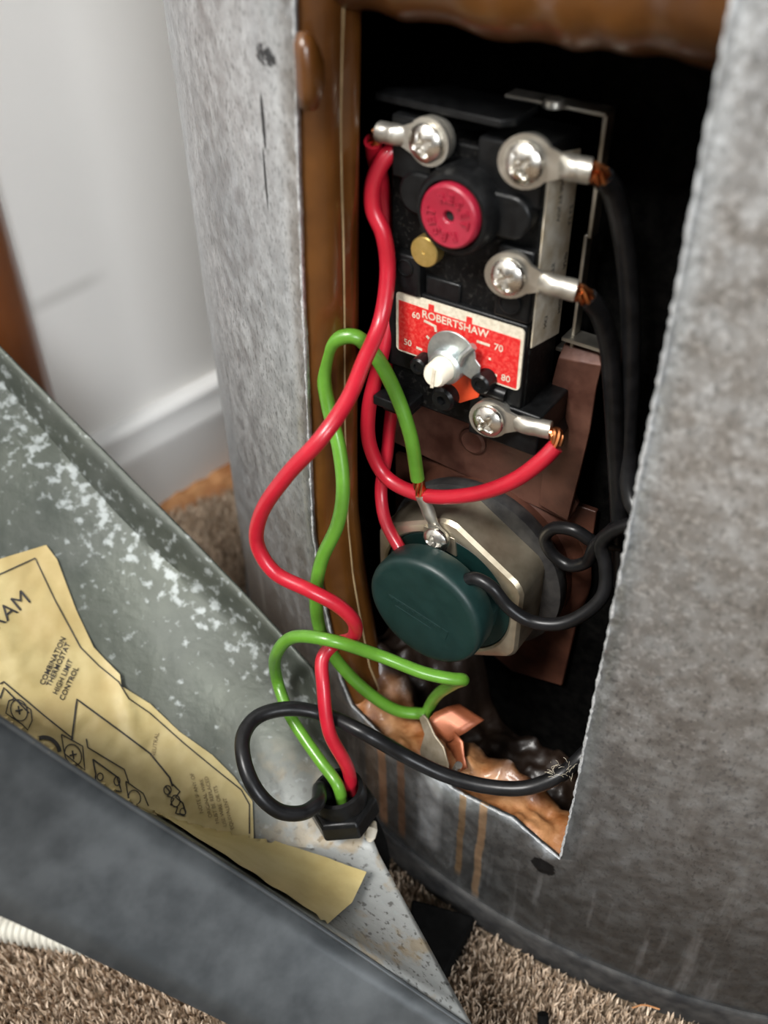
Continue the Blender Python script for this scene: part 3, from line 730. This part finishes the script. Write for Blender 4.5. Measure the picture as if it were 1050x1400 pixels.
def wire(name, label, mat, pts, r=2.35, group=None, sub=12, n=18):
    ps = [at(*q) if not isinstance(q, Vector) else q for q in pts]
    path = spline(ps, sub)
    org = Vector(min(path, key=lambda q: q.z))
    t = thing(name, label, 'wire', org, group or {'red': 'red wires', 'green': 'green wires', 'blackwire': 'black wires'}[mat])
    bm = bmesh.new(); tube(bm, path, r, n); fin('insulation', bm, M[mat], t, smooth=60)
    return t, path

CPOS = atd(472, 1112, .384); CAX = Vector((-.16, .10, .97)).normalized(); CM = CPOS+CAX*.008
E1_ = at(519, 180, -35); E2_ = at(808, 234, -40); E3_ = at(788, 398, -40); E4_ = at(753, 588, -39)
# red A: from the connector, a wide bow across the jacket, up to the upper left terminal region
wA, _ = wire('red_wire', 'red wire bowing over the jacket edge from the black connector up beside the thermostat', 'red',
    [CM+Vector((.004, .003, -.002)), CM+Vector((.003, .004, .014)), (450, 1000, 24), (442, 940, 18), (441, 900, 12), (455, 882, 7), (482, 872, 7), (484, 850, 9), (462, 828, 12), (425, 808, 16), (375, 782, 19), (352, 745, 19), (356, 705, 18), (392, 650, 15), (440, 598, 8), (476, 545, -4), (497, 495, -16), (520, 440, -28), (530, 370, -34), (524, 320, -34), (510, 285, -34), (512, 245, -35), (530, 212, -38), (553, 198, -42)], 2.5)
# red B: lug on the upper left screw, down behind, out to the bottom right terminal
wB, _ = wire('red_wire', 'red wire from the upper left terminal looping under the thermostat to its lowest terminal', 'red',
    [(510, 193, -37), (513, 215, -41), (524, 260, -46), (530, 320, -46), (532, 400, -44), (528, 450, -40), (518, 500, -36), (504, 560, -34), (506, 610, -34), (528, 652, -34), (575, 676, -33), (640, 677, -32), (700, 658, -32), (740, 630, -34), (760, 610, -37)], 2.6)
lug(wB, SC['s1']-N*.0002, E1_, 6.6)
strands(wB, at(517, 181, -35.5), at(511, 193, -37), 1.7)
lug(wB, SC['s4']-N*.0002, E4_, 6.6)
strands(wB, E4_, at(760, 611, -37), 2.0, mid=(at(765, 590, -38)-at(757, 598, -38))*.6)
# red C: behind the thermostat's left side down into the green cap
wC, _ = wire('red_wire', 'red wire running straight down the thermostat flank into the dark green cap', 'red',
    [(556, 205, -47), (552, 250, -50), (550, 330, -52), (546, 420, -50), (540, 520, -47), (533, 580, -44), (529, 620, -41), (521, 670, -37), (527, 712, -32), (548, 752, -28), (562, 775, -25)], 2.35)
# green A: from the connector up and round to the folded end, back to the grounding strap
gA, _ = wire('green_wire', 'green wire from the connector looping below the green cap to the copper strap', 'green',
    [CM+Vector((.001, -.003, -.002)), CM+Vector((-.001, 0, .010)), atd(440, 1043, .372), atd(418, 1012, .374), atd(395, 975, .376), atd(379, 930, .378), (379, 892, 19), (402, 871, 19), (450, 875, 17), (520, 897, 6), (580, 920, 0), (618, 928, -5), (632, 929, -8), (622, 934, -14), (600, 948, -19), (588, 964, -22), (583, 976, -22)], 2.3)
# green B: strap to element ground screw
gB, pB = wire('green_wire', 'green wire arching from the copper strap up to the ground screw of the heating element', 'green',
    [(578, 976, -20), (545, 972, -14), (505, 948, -8), (462, 905, -4), (438, 862, 0), (432, 810, 1), (440, 765, -1), (462, 715, -6), (469, 670, -10), (464, 615, -14), (449, 555, -17), (443, 508, -19), (455, 468, -21), (484, 460, -24), (512, 485, -28), (540, 535, -31), (561, 595, -31), (571, 655, -32)], 2.45)
gs = at(598, 737, -31.5); ge = at(576, 676, -32)
lug(gB, gs-N*.0002, ge, 4.6, 2.3)
strands(gB, at(571, 654, -32), ge, 1.7)
# black wires
b1, _ = wire('black_wire', 'black wire from the upper right terminal down beside the tank wall', 'blackwire',
    [(824, 243, -43), (838, 262, -46), (852, 320, -50), (862, 420, -54), (862, 520, -56), (858, 620, -56), (866, 690, -50), (905, 720, -44)], 3.0)
lug(b1, SC['s2']-N*.0002, E2_, 7.2, 3.3); strands(b1, E2_, at(825, 243, -43), 2.4)
b2, _ = wire('black_wire', 'black wire from the middle right terminal curving down past the brown tab', 'blackwire',
    [(803, 407, -43), (818, 425, -46), (832, 470, -50), (838, 540, -52), (842, 620, -54), (846, 700, -54), (850, 800, -56)], 2.9)
lug(b2, SC['s3']-N*.0002, E3_, 7.0, 3.1); strands(b2, E3_, at(804, 408, -43), 2.3)
b3, _ = wire('black_wire', 'black wire curving from the green cap up towards the right jacket edge', 'blackwire',
    [(622, 803, -26), (632, 796, -25), (650, 791, -24), (672, 803, -24), (695, 830, -25), (725, 849, -27), (765, 853, -30), (800, 838, -34), (825, 812, -38), (828, 775, -42), (822, 745, -44), (840, 725, -44), (880, 712, -44)], 2.35)
b5, _ = wire('black_wire', 'small closed loop of black wire beside the hexagonal nut', 'blackwire',
    [(850, 745, -54), (815, 742, -52), (785, 725, -50), (758, 722, -50), (745, 735, -50), (755, 757, -50), (778, 773, -50), (802, 768, -50), (815, 745, -48), (840, 722, -50)], 2.3)
b4, _ = wire('black_wire', 'black wire making the big loop from the connector across the lower opening', 'blackwire',
    [CM+Vector((-.004, -.001, -.002)), CM+Vector((-.0075, 0, .0075)), atd(434, 1098, .362), atd(414, 1111, .358), atd(382, 1109, .354), atd(352, 1083, .350), atd(334, 1042, .350), atd(333, 1005, .354), atd(352, 980, .358), atd(392, 969, .360), atd(440, 976, .362), (500, 1003, 17), (555, 1034, 11), (610, 1060, 6), (665, 1075, 1), (720, 1077, -5), (765, 1060, -12), (800, 1030, -22), (840, 980, -30), (870, 930, -36)], 2.75)
bm = bmesh.new()     # lint on the black wire
for k in range(26):
    c = at(752+random.uniform(0, 32), 1066-random.uniform(0, 26)+random.uniform(-6, 6), -7); d = Vector((random.gauss(0, 1), random.gauss(0, 1), random.gauss(0, 1))).normalized()
    tube(bm, [c, c+d*.0012+Vector((0, 0, .0006)), c+d*.0022], .06, 4)
e = fin('lint', bm, M['lcream'], b4); e['kind'] = 'stuff'

# ---------------------------------------------------------------- heating element
he = thing('heating_element', 'screw-in heating element with dark green cap and tarnished hexagonal nut', 'heating element', P(-15, -292, -55))
HC = (-15, -254.5)
fin('gasket', lt(P(-14, -255, -58), [(36.5, 0), (37.5, 3), (37, 6), (34, 7)], n=56), M['gasket'], he)
bm = bmesh.new(); R6 = 35.5
def hexr(r, w, rnd=.90):
    out = []
    for k in range(72):
        a = 2*math.pi*k/72; q = ((a-math.pi/2+math.pi/6) % (math.pi/3))-math.pi/6
        rad = r*math.cos(math.pi/6)/math.cos(q); rad = min(rad, r*.955)
        out.append(bm.verts.new(P(HC[0]+rad*math.cos(a), HC[1]+rad*math.sin(a), w)))
    return out
def cr(r, w): return [bm.verts.new(P(HC[0]+r*math.cos(2*math.pi*k/72), HC[1]+r*math.sin(2*math.pi*k/72), w)) for k in range(72)]
def hexo(r, w):
    out = []
    for k in range(72):
        a = 2*math.pi*k/72; q = ((a-math.pi/2+math.pi/6) % (math.pi/3))-math.pi/6
        q = ((a - math.pi/6) % (math.pi/3)) - math.pi/6 + 0.0
        rad = min(r*math.cos(math.pi/6)/math.cos(q), r*.965)
        out.append(bm.verts.new(P(HC[0]+rad*math.cos(a+0), HC[1]+rad*math.sin(a), w)))
    return out
rg = [hexo(R6, -52), hexo(R6, -35.5), hexo(R6-1.2, -34), hexo(R6-3.5, -33.3), cr(27.6, -33.3), cr(26.8, -34), cr(26.8, -38)]
for a, b_ in zip(rg, rg[1:]):
    for k in range(72): bm.faces.new((a[k], a[(k+1) % 72], b_[(k+1) % 72], b_[k]))
bm.faces.new(rg[0][::-1]); bmesh.ops.recalc_face_normals(bm, faces=bm.faces)
fin('hex_nut', bm, M['hexm'], he, smooth=30)
fin('terminal_disc', lt(P(HC[0]+.5, HC[1]+.5, -39), [(26.5, 0), (26.5, 4.4), (26, 5), (0, 5)], n=64), M['tealdk'], he)
fin('ground_tab', pr([(-25, -226), (-12, -226), (-11, -234), (-25, -232)], -34.5, -33.2), M['hexm'], he, bevel=.2)
# cap with two notches: polygon with notch at wires
cap = []
cc_ = (-14.5, -251.0)
bm = bmesh.new(); n = 96; rings = []
def capr(r, w, notch):
    out = []
    for k in range(n):
        a = 2*math.pi*k/n; deg = math.degrees(a); rr = r
        if notch:
            for c0_, hw in ((122, 8), (38, 9)):
                if abs(deg-c0_) < hw: rr = r-6.5
        out.append(bm.verts.new(P(cc_[0]+rr*math.cos(a), cc_[1]+rr*math.sin(a), w)))
    return out
rings = [capr(23.4, -34, 1), capr(23.4, -25, 1), capr(23.4, -24.2, 0), capr(23.5, -19), capr(22.9, -17.5, 0), capr(21.6, -16.8, 0), capr(19.5, -16.6, 0)] if False else [capr(20, -27.4, 0), capr(23.2, -27.4, 0), capr(23.4, -26.8, 0), capr(23.5, -19.4, 0), capr(23.0, -17.8, 0), capr(21.9, -17.0, 0), capr(20.0, -16.7, 0)]
for a, b_ in zip(rings, rings[1:]):
    for k in range(n): bm.faces.new((a[k], a[(k+1) % n], b_[(k+1) % n], b_[k]))
bm.faces.new(rings[-1]); bm.faces.new(rings[0][::-1]); bmesh.ops.recalc_face_normals(bm, faces=bm.faces)
cp = fin('cap', bm, M['teal'], he, smooth=40); cp['label'] = 'round dark green plastic cap'
a0 = math.radians(-11)
def CP(x, y, z): return P(cc_[0]-1.5+x*math.cos(a0)-y*math.sin(a0), cc_[1]-2.5+x*math.sin(a0)+y*math.cos(a0), -16.75+z)
bm = bmesh.new(); prism(bm, [(-13.5, 1.6), (9, 1.6), (9, 1.95), (-13.5, 1.95)], 0, .35, lambda u, v, w: CP(u, v, w)); prism(bm, [(-10, -1.9), (6, -1.9), (6, -1.6), (-10, -1.6)], 0, .3, lambda u, v, w: CP(u, v, w))
for k in range(9): prism(bm, [(-13+2.4*k, -1.1), (-12+2.4*k, -1.1), (-11.6+2.4*k, 1), (-12.8+2.4*k, 1)], 0, .25, lambda u, v, w: CP(u, v, w))
prism(bm, [(9.6, -2.6), (12.4, -2.6), (12.4, 2), (9.6, 2)], 0, .25, lambda u, v, w: CP(u, v, w))
fin('embossed_mark', bm, M['teal'], cp)
fin('cap_stem', pr([(cc_[0]+x, cc_[1]+y) for x, y in ((-20, -8), (-8, -20), (8, -20), (20.5, -9), (22, 2), (17, 4), (12, 10), (4, 6), (-12, 4), (-19, 2))], -35, -27), M['teal'], he, bevel=.5)
c = at(626, 799, -29); fin('contact_blade', lt(c, [(1.6, 0), (1.6, 1.5), (0, 1.6)], N, 10), M['steel'], he)
screw(he, gs, 4.9, .2, name='ground_screw')

# ---------------------------------------------------------------- grounding strap and tongue at the lower opening
gsx = thing('grounding_strap', 'curled copper strap with a dull metal tongue under the green wires', 'strap', at(612, 1072, -4))
rows = []
for (a, b2, w) in (((628, 962), (662, 984), -28), ((612, 966), (650, 992), -24), ((594, 974), (636, 1002), -20), ((584, 986), (614, 1014), -16), ((580, 994), (606, 1016), -18)):
    rows.append([at(*a, w).lerp(at(*b2, w), k/4) for k in range(5)])
R2 = []
for i in range(len(rows)-1):
    for s in range(4): R2.append([rows[i][k].lerp(rows[i+1][k], s/4) for k in range(5)])
R2.append(rows[-1])
e = fin('curled_strap', sheet(R2), M['strap'], gsx, smooth=80); mm = e.modifiers.new('t', 'SOLIDIFY'); mm.thickness = .0007
rows = []
for (a, b2, w) in (((606, 1010), (622, 1000), -19), ((612, 1024), (634, 1014), -17), ((620, 1040), (636, 1034), -14), ((628, 1056), (640, 1050), -10)):
    rows.append([at(*a, w).lerp(at(*b2, w), k/3) for k in range(4)])
e = fin('strap_tail', sheet(rows), M['strap'], gsx, smooth=80); mm = e.modifiers.new('t', 'SOLIDIFY'); mm.thickness = .0007
tq = [(573, 982), (580, 1004), (574, 1026), (578, 1050), (590, 1072), (598, 1080), (606, 1076), (612, 1062), (613, 1046), (606, 1022), (594, 1006), (584, 984), (578, 978)]
def tw(y): return -14+(y-978)/100*14
fr_, bk_ = [], []
bm = bmesh.new()
fr_ = [bm.verts.new(at(x, y, tw(y))) for x, y in tq]; bk_ = [bm.verts.new(at(x, y, tw(y))-N*.0008) for x, y in tq]
bm.faces.new(fr_); bm.faces.new(bk_[::-1])
for i in range(len(tq)): bm.faces.new((fr_[i], fr_[(i+1) % len(tq)], bk_[(i+1) % len(tq)], bk_[i]))
bmesh.ops.recalc_face_normals(bm, faces=bm.faces)
e = fin('metal_tongue', bm, M['tongue'], gsx, bevel=.2); e['label'] = 'dull grey metal tongue'
bm = bmesh.new(); tube(bm, [at(618, 1062, -6), at(627, 1046, -3)], 1.5, 10); fin('bolt_tip', bm, M['steel'], gsx)

# ---------------------------------------------------------------- detached access cover with its paper diagram
E = {1: [(-80, 395, .450), (0, 475, .438), (170, 645, .412), (330, 808, .388), (428, 915, .374)],
     2: [(-80, 440, .460), (0, 520, .448), (180, 722, .420), (343, 866, .396), (448, 985, .384)],
     3: [(-80, 1010, .400), (0, 1050, .398), (150, 1097, .394), (345, 1150, .391), (518, 1168, .390)],
     4: [(-80, 930, .272), (0, 983, .282), (160, 1090, .302), (400, 1243, .334), (648, 1410, .366)],
     5: [(-80, 1215, .300), (0, 1251, .308), (88, 1292, .318), (314, 1400, .345), (560, 1520, .385)]}
EP = {k: spline([atd(*q) for q in v], 12) for k, v in E.items()}
cov = thing('access_cover', 'detached galvanised access cover leaning left, with yellowed diagram inside', 'cover', Vector((0.02, .14, 0)))
def strip(rows_, dent=0):
    bm = sheet(rows_)
    if dent:
        for v in bm.verts: v.co += Vector((0, -.4, .9))*(dent*nz(v.co, 40)+dent*.4*nz(v.co, 120))
    return bm
def rowsof(a, b_, n, bulge=0):
    out = []
    for i in range(len(EP[a])):
        pa, pb = EP[a][i], EP[b_][i]; out.append([pa.lerp(pb, k/n)+Vector((0, .25, -.6))*bulge*math.sin(math.pi*k/n) for k in range(n+1)])
    return out
inner = [r1 + r2[1:] + r3[1:] for r1, r2, r3 in zip(rowsof(1, 2, 3), rowsof(2, 3, 20, .008), rowsof(3, 4, 8, .004))]
# densify along the length
def dens(rows_, k):
    out = []
    for a, b_ in zip(rows_, rows_[1:]):
        for s in range(k): out.append([p.lerp(q, s/k) for p, q in zip(a, b_)])
    return out+[rows_[-1]]
bm = strip(dens(inner, 2), .0011)
bmesh.ops.recalc_face_normals(bm, faces=bm.faces)
bvh = BVHTree.FromBMesh(bm)
uvl = bm.loops.layers.uv.new('UVMap'); bm.verts.index_update(); nc = len(inner[0]); nr = len(bm.verts)//nc
for f in bm.faces:
    for l in f.loops: i_ = l.vert.index; l[uvl].uv = ((i_ % nc)/(nc-1), (i_//nc)/(nr-1))
pan = fin('inner_face', bm, M['cover'], cov, smooth=40); mm = pan.modifiers.new('t', 'SOLIDIFY'); mm.thickness = .0012; mm.offset = 0
bm = strip(rowsof(4, 5, 6)); e = fin('outer_flange', bm, M['cover_out'], cov, smooth=60); mm = e.modifiers.new('t', 'SOLIDIFY'); mm.thickness = .0012; mm.offset = 0
bm = bmesh.new(); tube(bm, EP[4], .9, 10); fin('rolled_hem', bm, M['cover_out'], cov, smooth=60)
def cast(x, y, lift, edge_default=.36):
    d = ray(x, y).normalized(); h = bvh.ray_cast(CAM, d)
    if h[0] is None:
        q = bvh.find_nearest(CAM+d*.40)[0]; return q+(CAM-q).normalized()*lift
    D = h[3]
    return CAM+d*(D-lift)
def pap(x, y):
    cr_ = .0010*nz((x*.02, y*.02, 0), 1)+.0007*nz((x*.06, y*.06, 3), 1)
    ridge = .0022*math.exp(-((x-165-(y-930)*.25)/10)**2)*max(0, 1-abs(y-950)/120)
    return cast(x, y, .0022+cr_+ridge)
A_ = resample([(-62, 792), (0, 764), (63, 745), (78, 765), (104, 834), (128, 885), (145, 903), (164, 922), (166, 938), (205, 962), (245, 1000), (290, 1032), (320, 1062), (345, 1095), (347, 1149), (250, 1128), (168, 1100), (80, 1040), (0, 988), (-62, 952)], 7)
pp = fin('paper_diagram', fill(A_, 7, pap), M['paper'], cov, smooth=70); pp['label'] = 'yellowed paper wiring diagram glued inside the cover'
B_ = resample([(150, 1086), (250, 1124), (345, 1147), (420, 1168), (500, 1196), (478, 1240), (440, 1272), (428, 1256), (400, 1237), (300, 1172), (180, 1096)], 5)
def pap2(x, y):
    d = ray(x, y).normalized(); h = bvh.ray_cast(CAM, d); n_ = h[1]
    if n_ is None: h = bvh.find_nearest(CAM+d*.345); n_ = h[1]
    if n_.dot(d) > 0: n_ = -n_
    return h[0]+n_*(.0016+.0006*nz((x*.03, y*.03, 8), 1))-d*(.0015+.004*max(0, (x-400)/100)**2)
fin('paper_flap', fill(B_, 5, pap2), M['paper'], cov, smooth=70)
# printed lines and lettering (flat ink on the paper)
INK = []
def pline(pts, wpx=2.2, mat=None):
    bm = bmesh.new(); P2 = [Vector(p) for p in pts]; out = []
    for a, b_ in zip(P2, P2[1:]):
        n = max(1, int((b_-a).length/6)); out += [a.lerp(b_, k/n) for k in range(n)]
    out.append(P2[-1]); L1 = []
    for i, p in enumerate(out):
        t = (out[min(i+1, len(out)-1)]-out[max(i-1, 0)]).normalized(); nn = Vector((-t.y, t.x))*wpx/2
        L1.append([bm.verts.new(pap(*(p+nn))+(CAM-pap(*p)).normalized()*.0005), bm.verts.new(pap(*(p-nn))+(CAM-pap(*p)).normalized()*.0005)])
    for a, b_ in zip(L1, L1[1:]): bm.faces.new((a[0], a[1], b_[1], b_[0]))
    return bm
def ell(cx_, cy_, a, b_, rot=0, n=24, s=0, e_=360):
    r = math.radians(rot); return [(cx_+a*math.cos(t)*math.cos(r)-b_*math.sin(t)*math.sin(r), cy_+a*math.cos(t)*math.sin(r)+b_*math.sin(t)*math.cos(r)) for t in [math.radians(s+(e_-s)*k/n) for k in range(n+1)]]
INK += [pline([(-60, 812), (0, 785), (48, 763), (75, 820), (110, 885), (135, 910), (162, 932), (176, 955), (205, 975), (250, 1015), (290, 1048), (330, 1080), (341, 1100), (341, 1140)], 1.8)]
INK += [pline(p, w) for p, w in (([(98, 1012), (105, 956), (165, 1000), (205, 1030), (232, 1063), (236, 1075)], 2.4), ([(0, 935), (5, 932), (60, 978), (100, 1010)], 2), ([(0, 955), (5, 940), (40, 975)], 2),
    ([(12, 958), (8, 975), (30, 990), (38, 998), (44, 985), (42, 970), (20, 955), (12, 958)], 1.6), ([(84, 1004), (88, 1030), (116, 1053), (113, 1020), (84, 1004)], 1.6), ([(118, 1010), (120, 1022), (170, 1052), (176, 1070)], 1.8),
    ([(127, 1038), (131, 1058), (129, 1082), (134, 1090)], 2.2), ([(127, 1038), (160, 1062), (166, 1082), (150, 1080), (146, 1090)], 2.2), ([(172, 1068), (176, 1095), (188, 1103)], 1.6), ([(172, 1068), (196, 1085), (203, 1102)], 1.6),
    (ell(26, 971, 11, 15, -20), 1.6), (ell(100, 1032, 11, 15, -20), 1.6), (ell(184, 1090, 8, 10, -20), 1.4), ([(21, 972), (31, 970)], 2.2), ([(25, 965), (27, 977)], 2.2), ([(95, 1033), (105, 1031)], 2.2), ([(99, 1026), (101, 1038)], 2.2),
    (ell(60, 1032, 22, 24, 0, 20, 190, 350), 5.5), (ell(60, 1036, 13, 13, 0, 20, 180, 360), 1.4),
    ([(226, 1075), (232, 1082), (229, 1088), (238, 1092), (233, 1100), (243, 1104), (240, 1112), (252, 1114)], 2), ([(236, 1072), (246, 1082), (240, 1090), (250, 1098), (254, 1112)], 2), (ell(229, 1080, 5, 6), 1.4), (ell(240, 1095, 6, 8), 1.4), (ell(250, 1110, 4, 5), 1.4),
    (ell(137, 1062, 4, 5), 1.6), (ell(160, 1068, 4, 6), 1.6))]
def ptext(body, x, y, size, ang, bold=.0, al='LEFT'):
    a = math.radians(ang); ca, sa = math.cos(a), math.sin(a)
    def fn(tx, ty, tz):
        px_, py_ = x+tx*ca+ty*sa, y+tx*sa-ty*ca      # picture y runs down
        p = pap(px_, py_); return p+(CAM-p).normalized()*.0005
    return text_bm(body, size, fn, 0, al, bold)
INK += [ptext('DIAGRAM', 38, 814, 31, -40, 0, 'RIGHT')]
for s, x, y in (('COMBINATION', 57, 936, ), ('THERMOSTAT', 66, 938), ('HIGH LIMIT', 75, 949), ('CONTROL', 84, 957)): INK += [ptext(s, x, y, 10.2, -65, .15)]
fin('printed_diagram', join(INK), M['ink'], pp, smooth=0)
FI = [ptext('NEUTRAL', 209, 1036, 8, -80)]
for i, (s, x, y) in enumerate((('NOTE IF ANY OF', 276, 1112), ('ORIGINAL WIRE', 288, 1118), ('MUST BE REPLACED', 298, 1126), ('USE WIRE OR ITS', 308, 1130), ('EQUIVALENT', 318, 1134))): FI += [ptext(s, x, y, 7.5, -104)]
fin('faded_print', join(FI), M['fadedink'], pp, smooth=0)

# ---------------------------------------------------------------- black cable connector on the cover
cpos = CPOS; cax = (Vector((-.16, .10, .97))).normalized()
cn = thing('cable_connector', 'black plastic hexagonal cable connector the coloured wires come out of', 'connector', cpos)
bm = lt(cpos, [(13, -1), (13.4, 0), (13.4, 6), (12.6, 7.6), (10, 8)], cax, 6)
fin('hex_flange', bm, M['black'], cn, smooth=20, bevel=.6)
fin('collar', lt(cpos, [(10.2, 0), (10.2, 12.5), (9.6, 14.6), (8.2, 15), (7.6, 14), (7.4, 5), (0, 5)], cax, 36), M['black'], cn)
cc = thing('cable', 'black cable behind the connector dropping to the carpet with a pale inner strand', 'cable', onfloor(520, 1200))
pth = spline([cpos+cax*(-.004)+Vector((.004, .006, 0)), atd(508, 1132, .402), atd(519, 1162, .412), Vector(atd(515, 1200, .44)), onfloor(470, 1260, .006), onfloor(380, 1330, .006)], 10)
bm = bmesh.new(); tube(bm, pth, 3.6, 16); fin('sheath', bm, M['rubber'], cc, smooth=60)
bm = bmesh.new(); tube(bm, [atd(512, 1124, .392), atd(509, 1134, .390), atd(506, 1144, .390), atd(504, 1154, .392)], 2, 10, rf=lambda i, n: (.8, 2.1, 2.1, .6)[i]); e = fin('inner_strand', bm, M['sidelab'], cc); e['label'] = 'pale twisted inner strand'

# ---------------------------------------------------------------- floor things
bmx = bmesh.new()
cor = [(563, 1228), (650, 1252), (608, 1333), (556, 1292)]
hi = [onfloor(x, y, .014) for x, y in cor]; lo = [Vector((q.x, q.y, .0005)) for q in hi]
a = [bmx.verts.new(q) for q in lo]; b_ = [bmx.verts.new(q) for q in hi]; bmx.faces.new(a[::-1]); bmx.faces.new(b_)
for i in range(4): bmx.faces.new((a[i], a[(i+1) % 4], b_[(i+1) % 4], b_[i]))
bmesh.ops.recalc_face_normals(bmx, faces=bmx.faces)
tag(fin('rubber_block', bmx, M['rubber'], bevel=1.2), 'matte black rubber block on the carpet beside the heater foot', 'block')
bm = bmesh.new(); tube(bm, [onfloor(742, 1386, .012), onfloor(744, 1415, .006)], 2.2, 12)
tag(fin('cable_stub', bm, M['rubber'], smooth=60), 'small black stub poking out of the carpet at the bottom edge', 'stub')
# ribbed conduit
bm = bmesh.new(); A0 = onfloor(-60, 1256, .0075); A1 = onfloor(170, 1293, .0075); n = 150
tube(bm, [A0.lerp(A1, k/n) for k in range(n+1)], 8, 24, rf=lambda i, m: 5.6+.9*math.sin(i*1.0472))
tag(fin('flexible_conduit', bm, M['conduit'], smooth=80), 'white ribbed flexible conduit lying under the cover', 'conduit')
# brown upright pipe
pc = CAM+ray(30, 380)*(.50/ray(30, 380).to_2d().length if False else .475); rr = .026
side_ = Vector((ray(30, 380).y, -ray(30, 380).x, 0)).normalized()
pb = Vector((pc.x, pc.y, 0))-side_*rr
bm = lt(pb, [(26, 0), (26, 1300)], Vector((0, 0, 1)), 48)
tag(fin('brown_pipe', bm, M['pipe'], smooth=60), 'upright glossy brown pipe in front of the white wall', 'pipe')
bm = bmesh.new()
tube(bm, spline([onfloor(872+dx, 1372+dy, .011) for dx, dy in ((-8, 6), (8, 2), (30, 8))], 4), .35, 6)
tag(fin('straw', bm, M['strip']), 'tiny straw lying on the carpet near the heater foot', 'debris')
for o in S.objects:
    if 'org' in o: del o['org']
    if o.parent is not None: pass
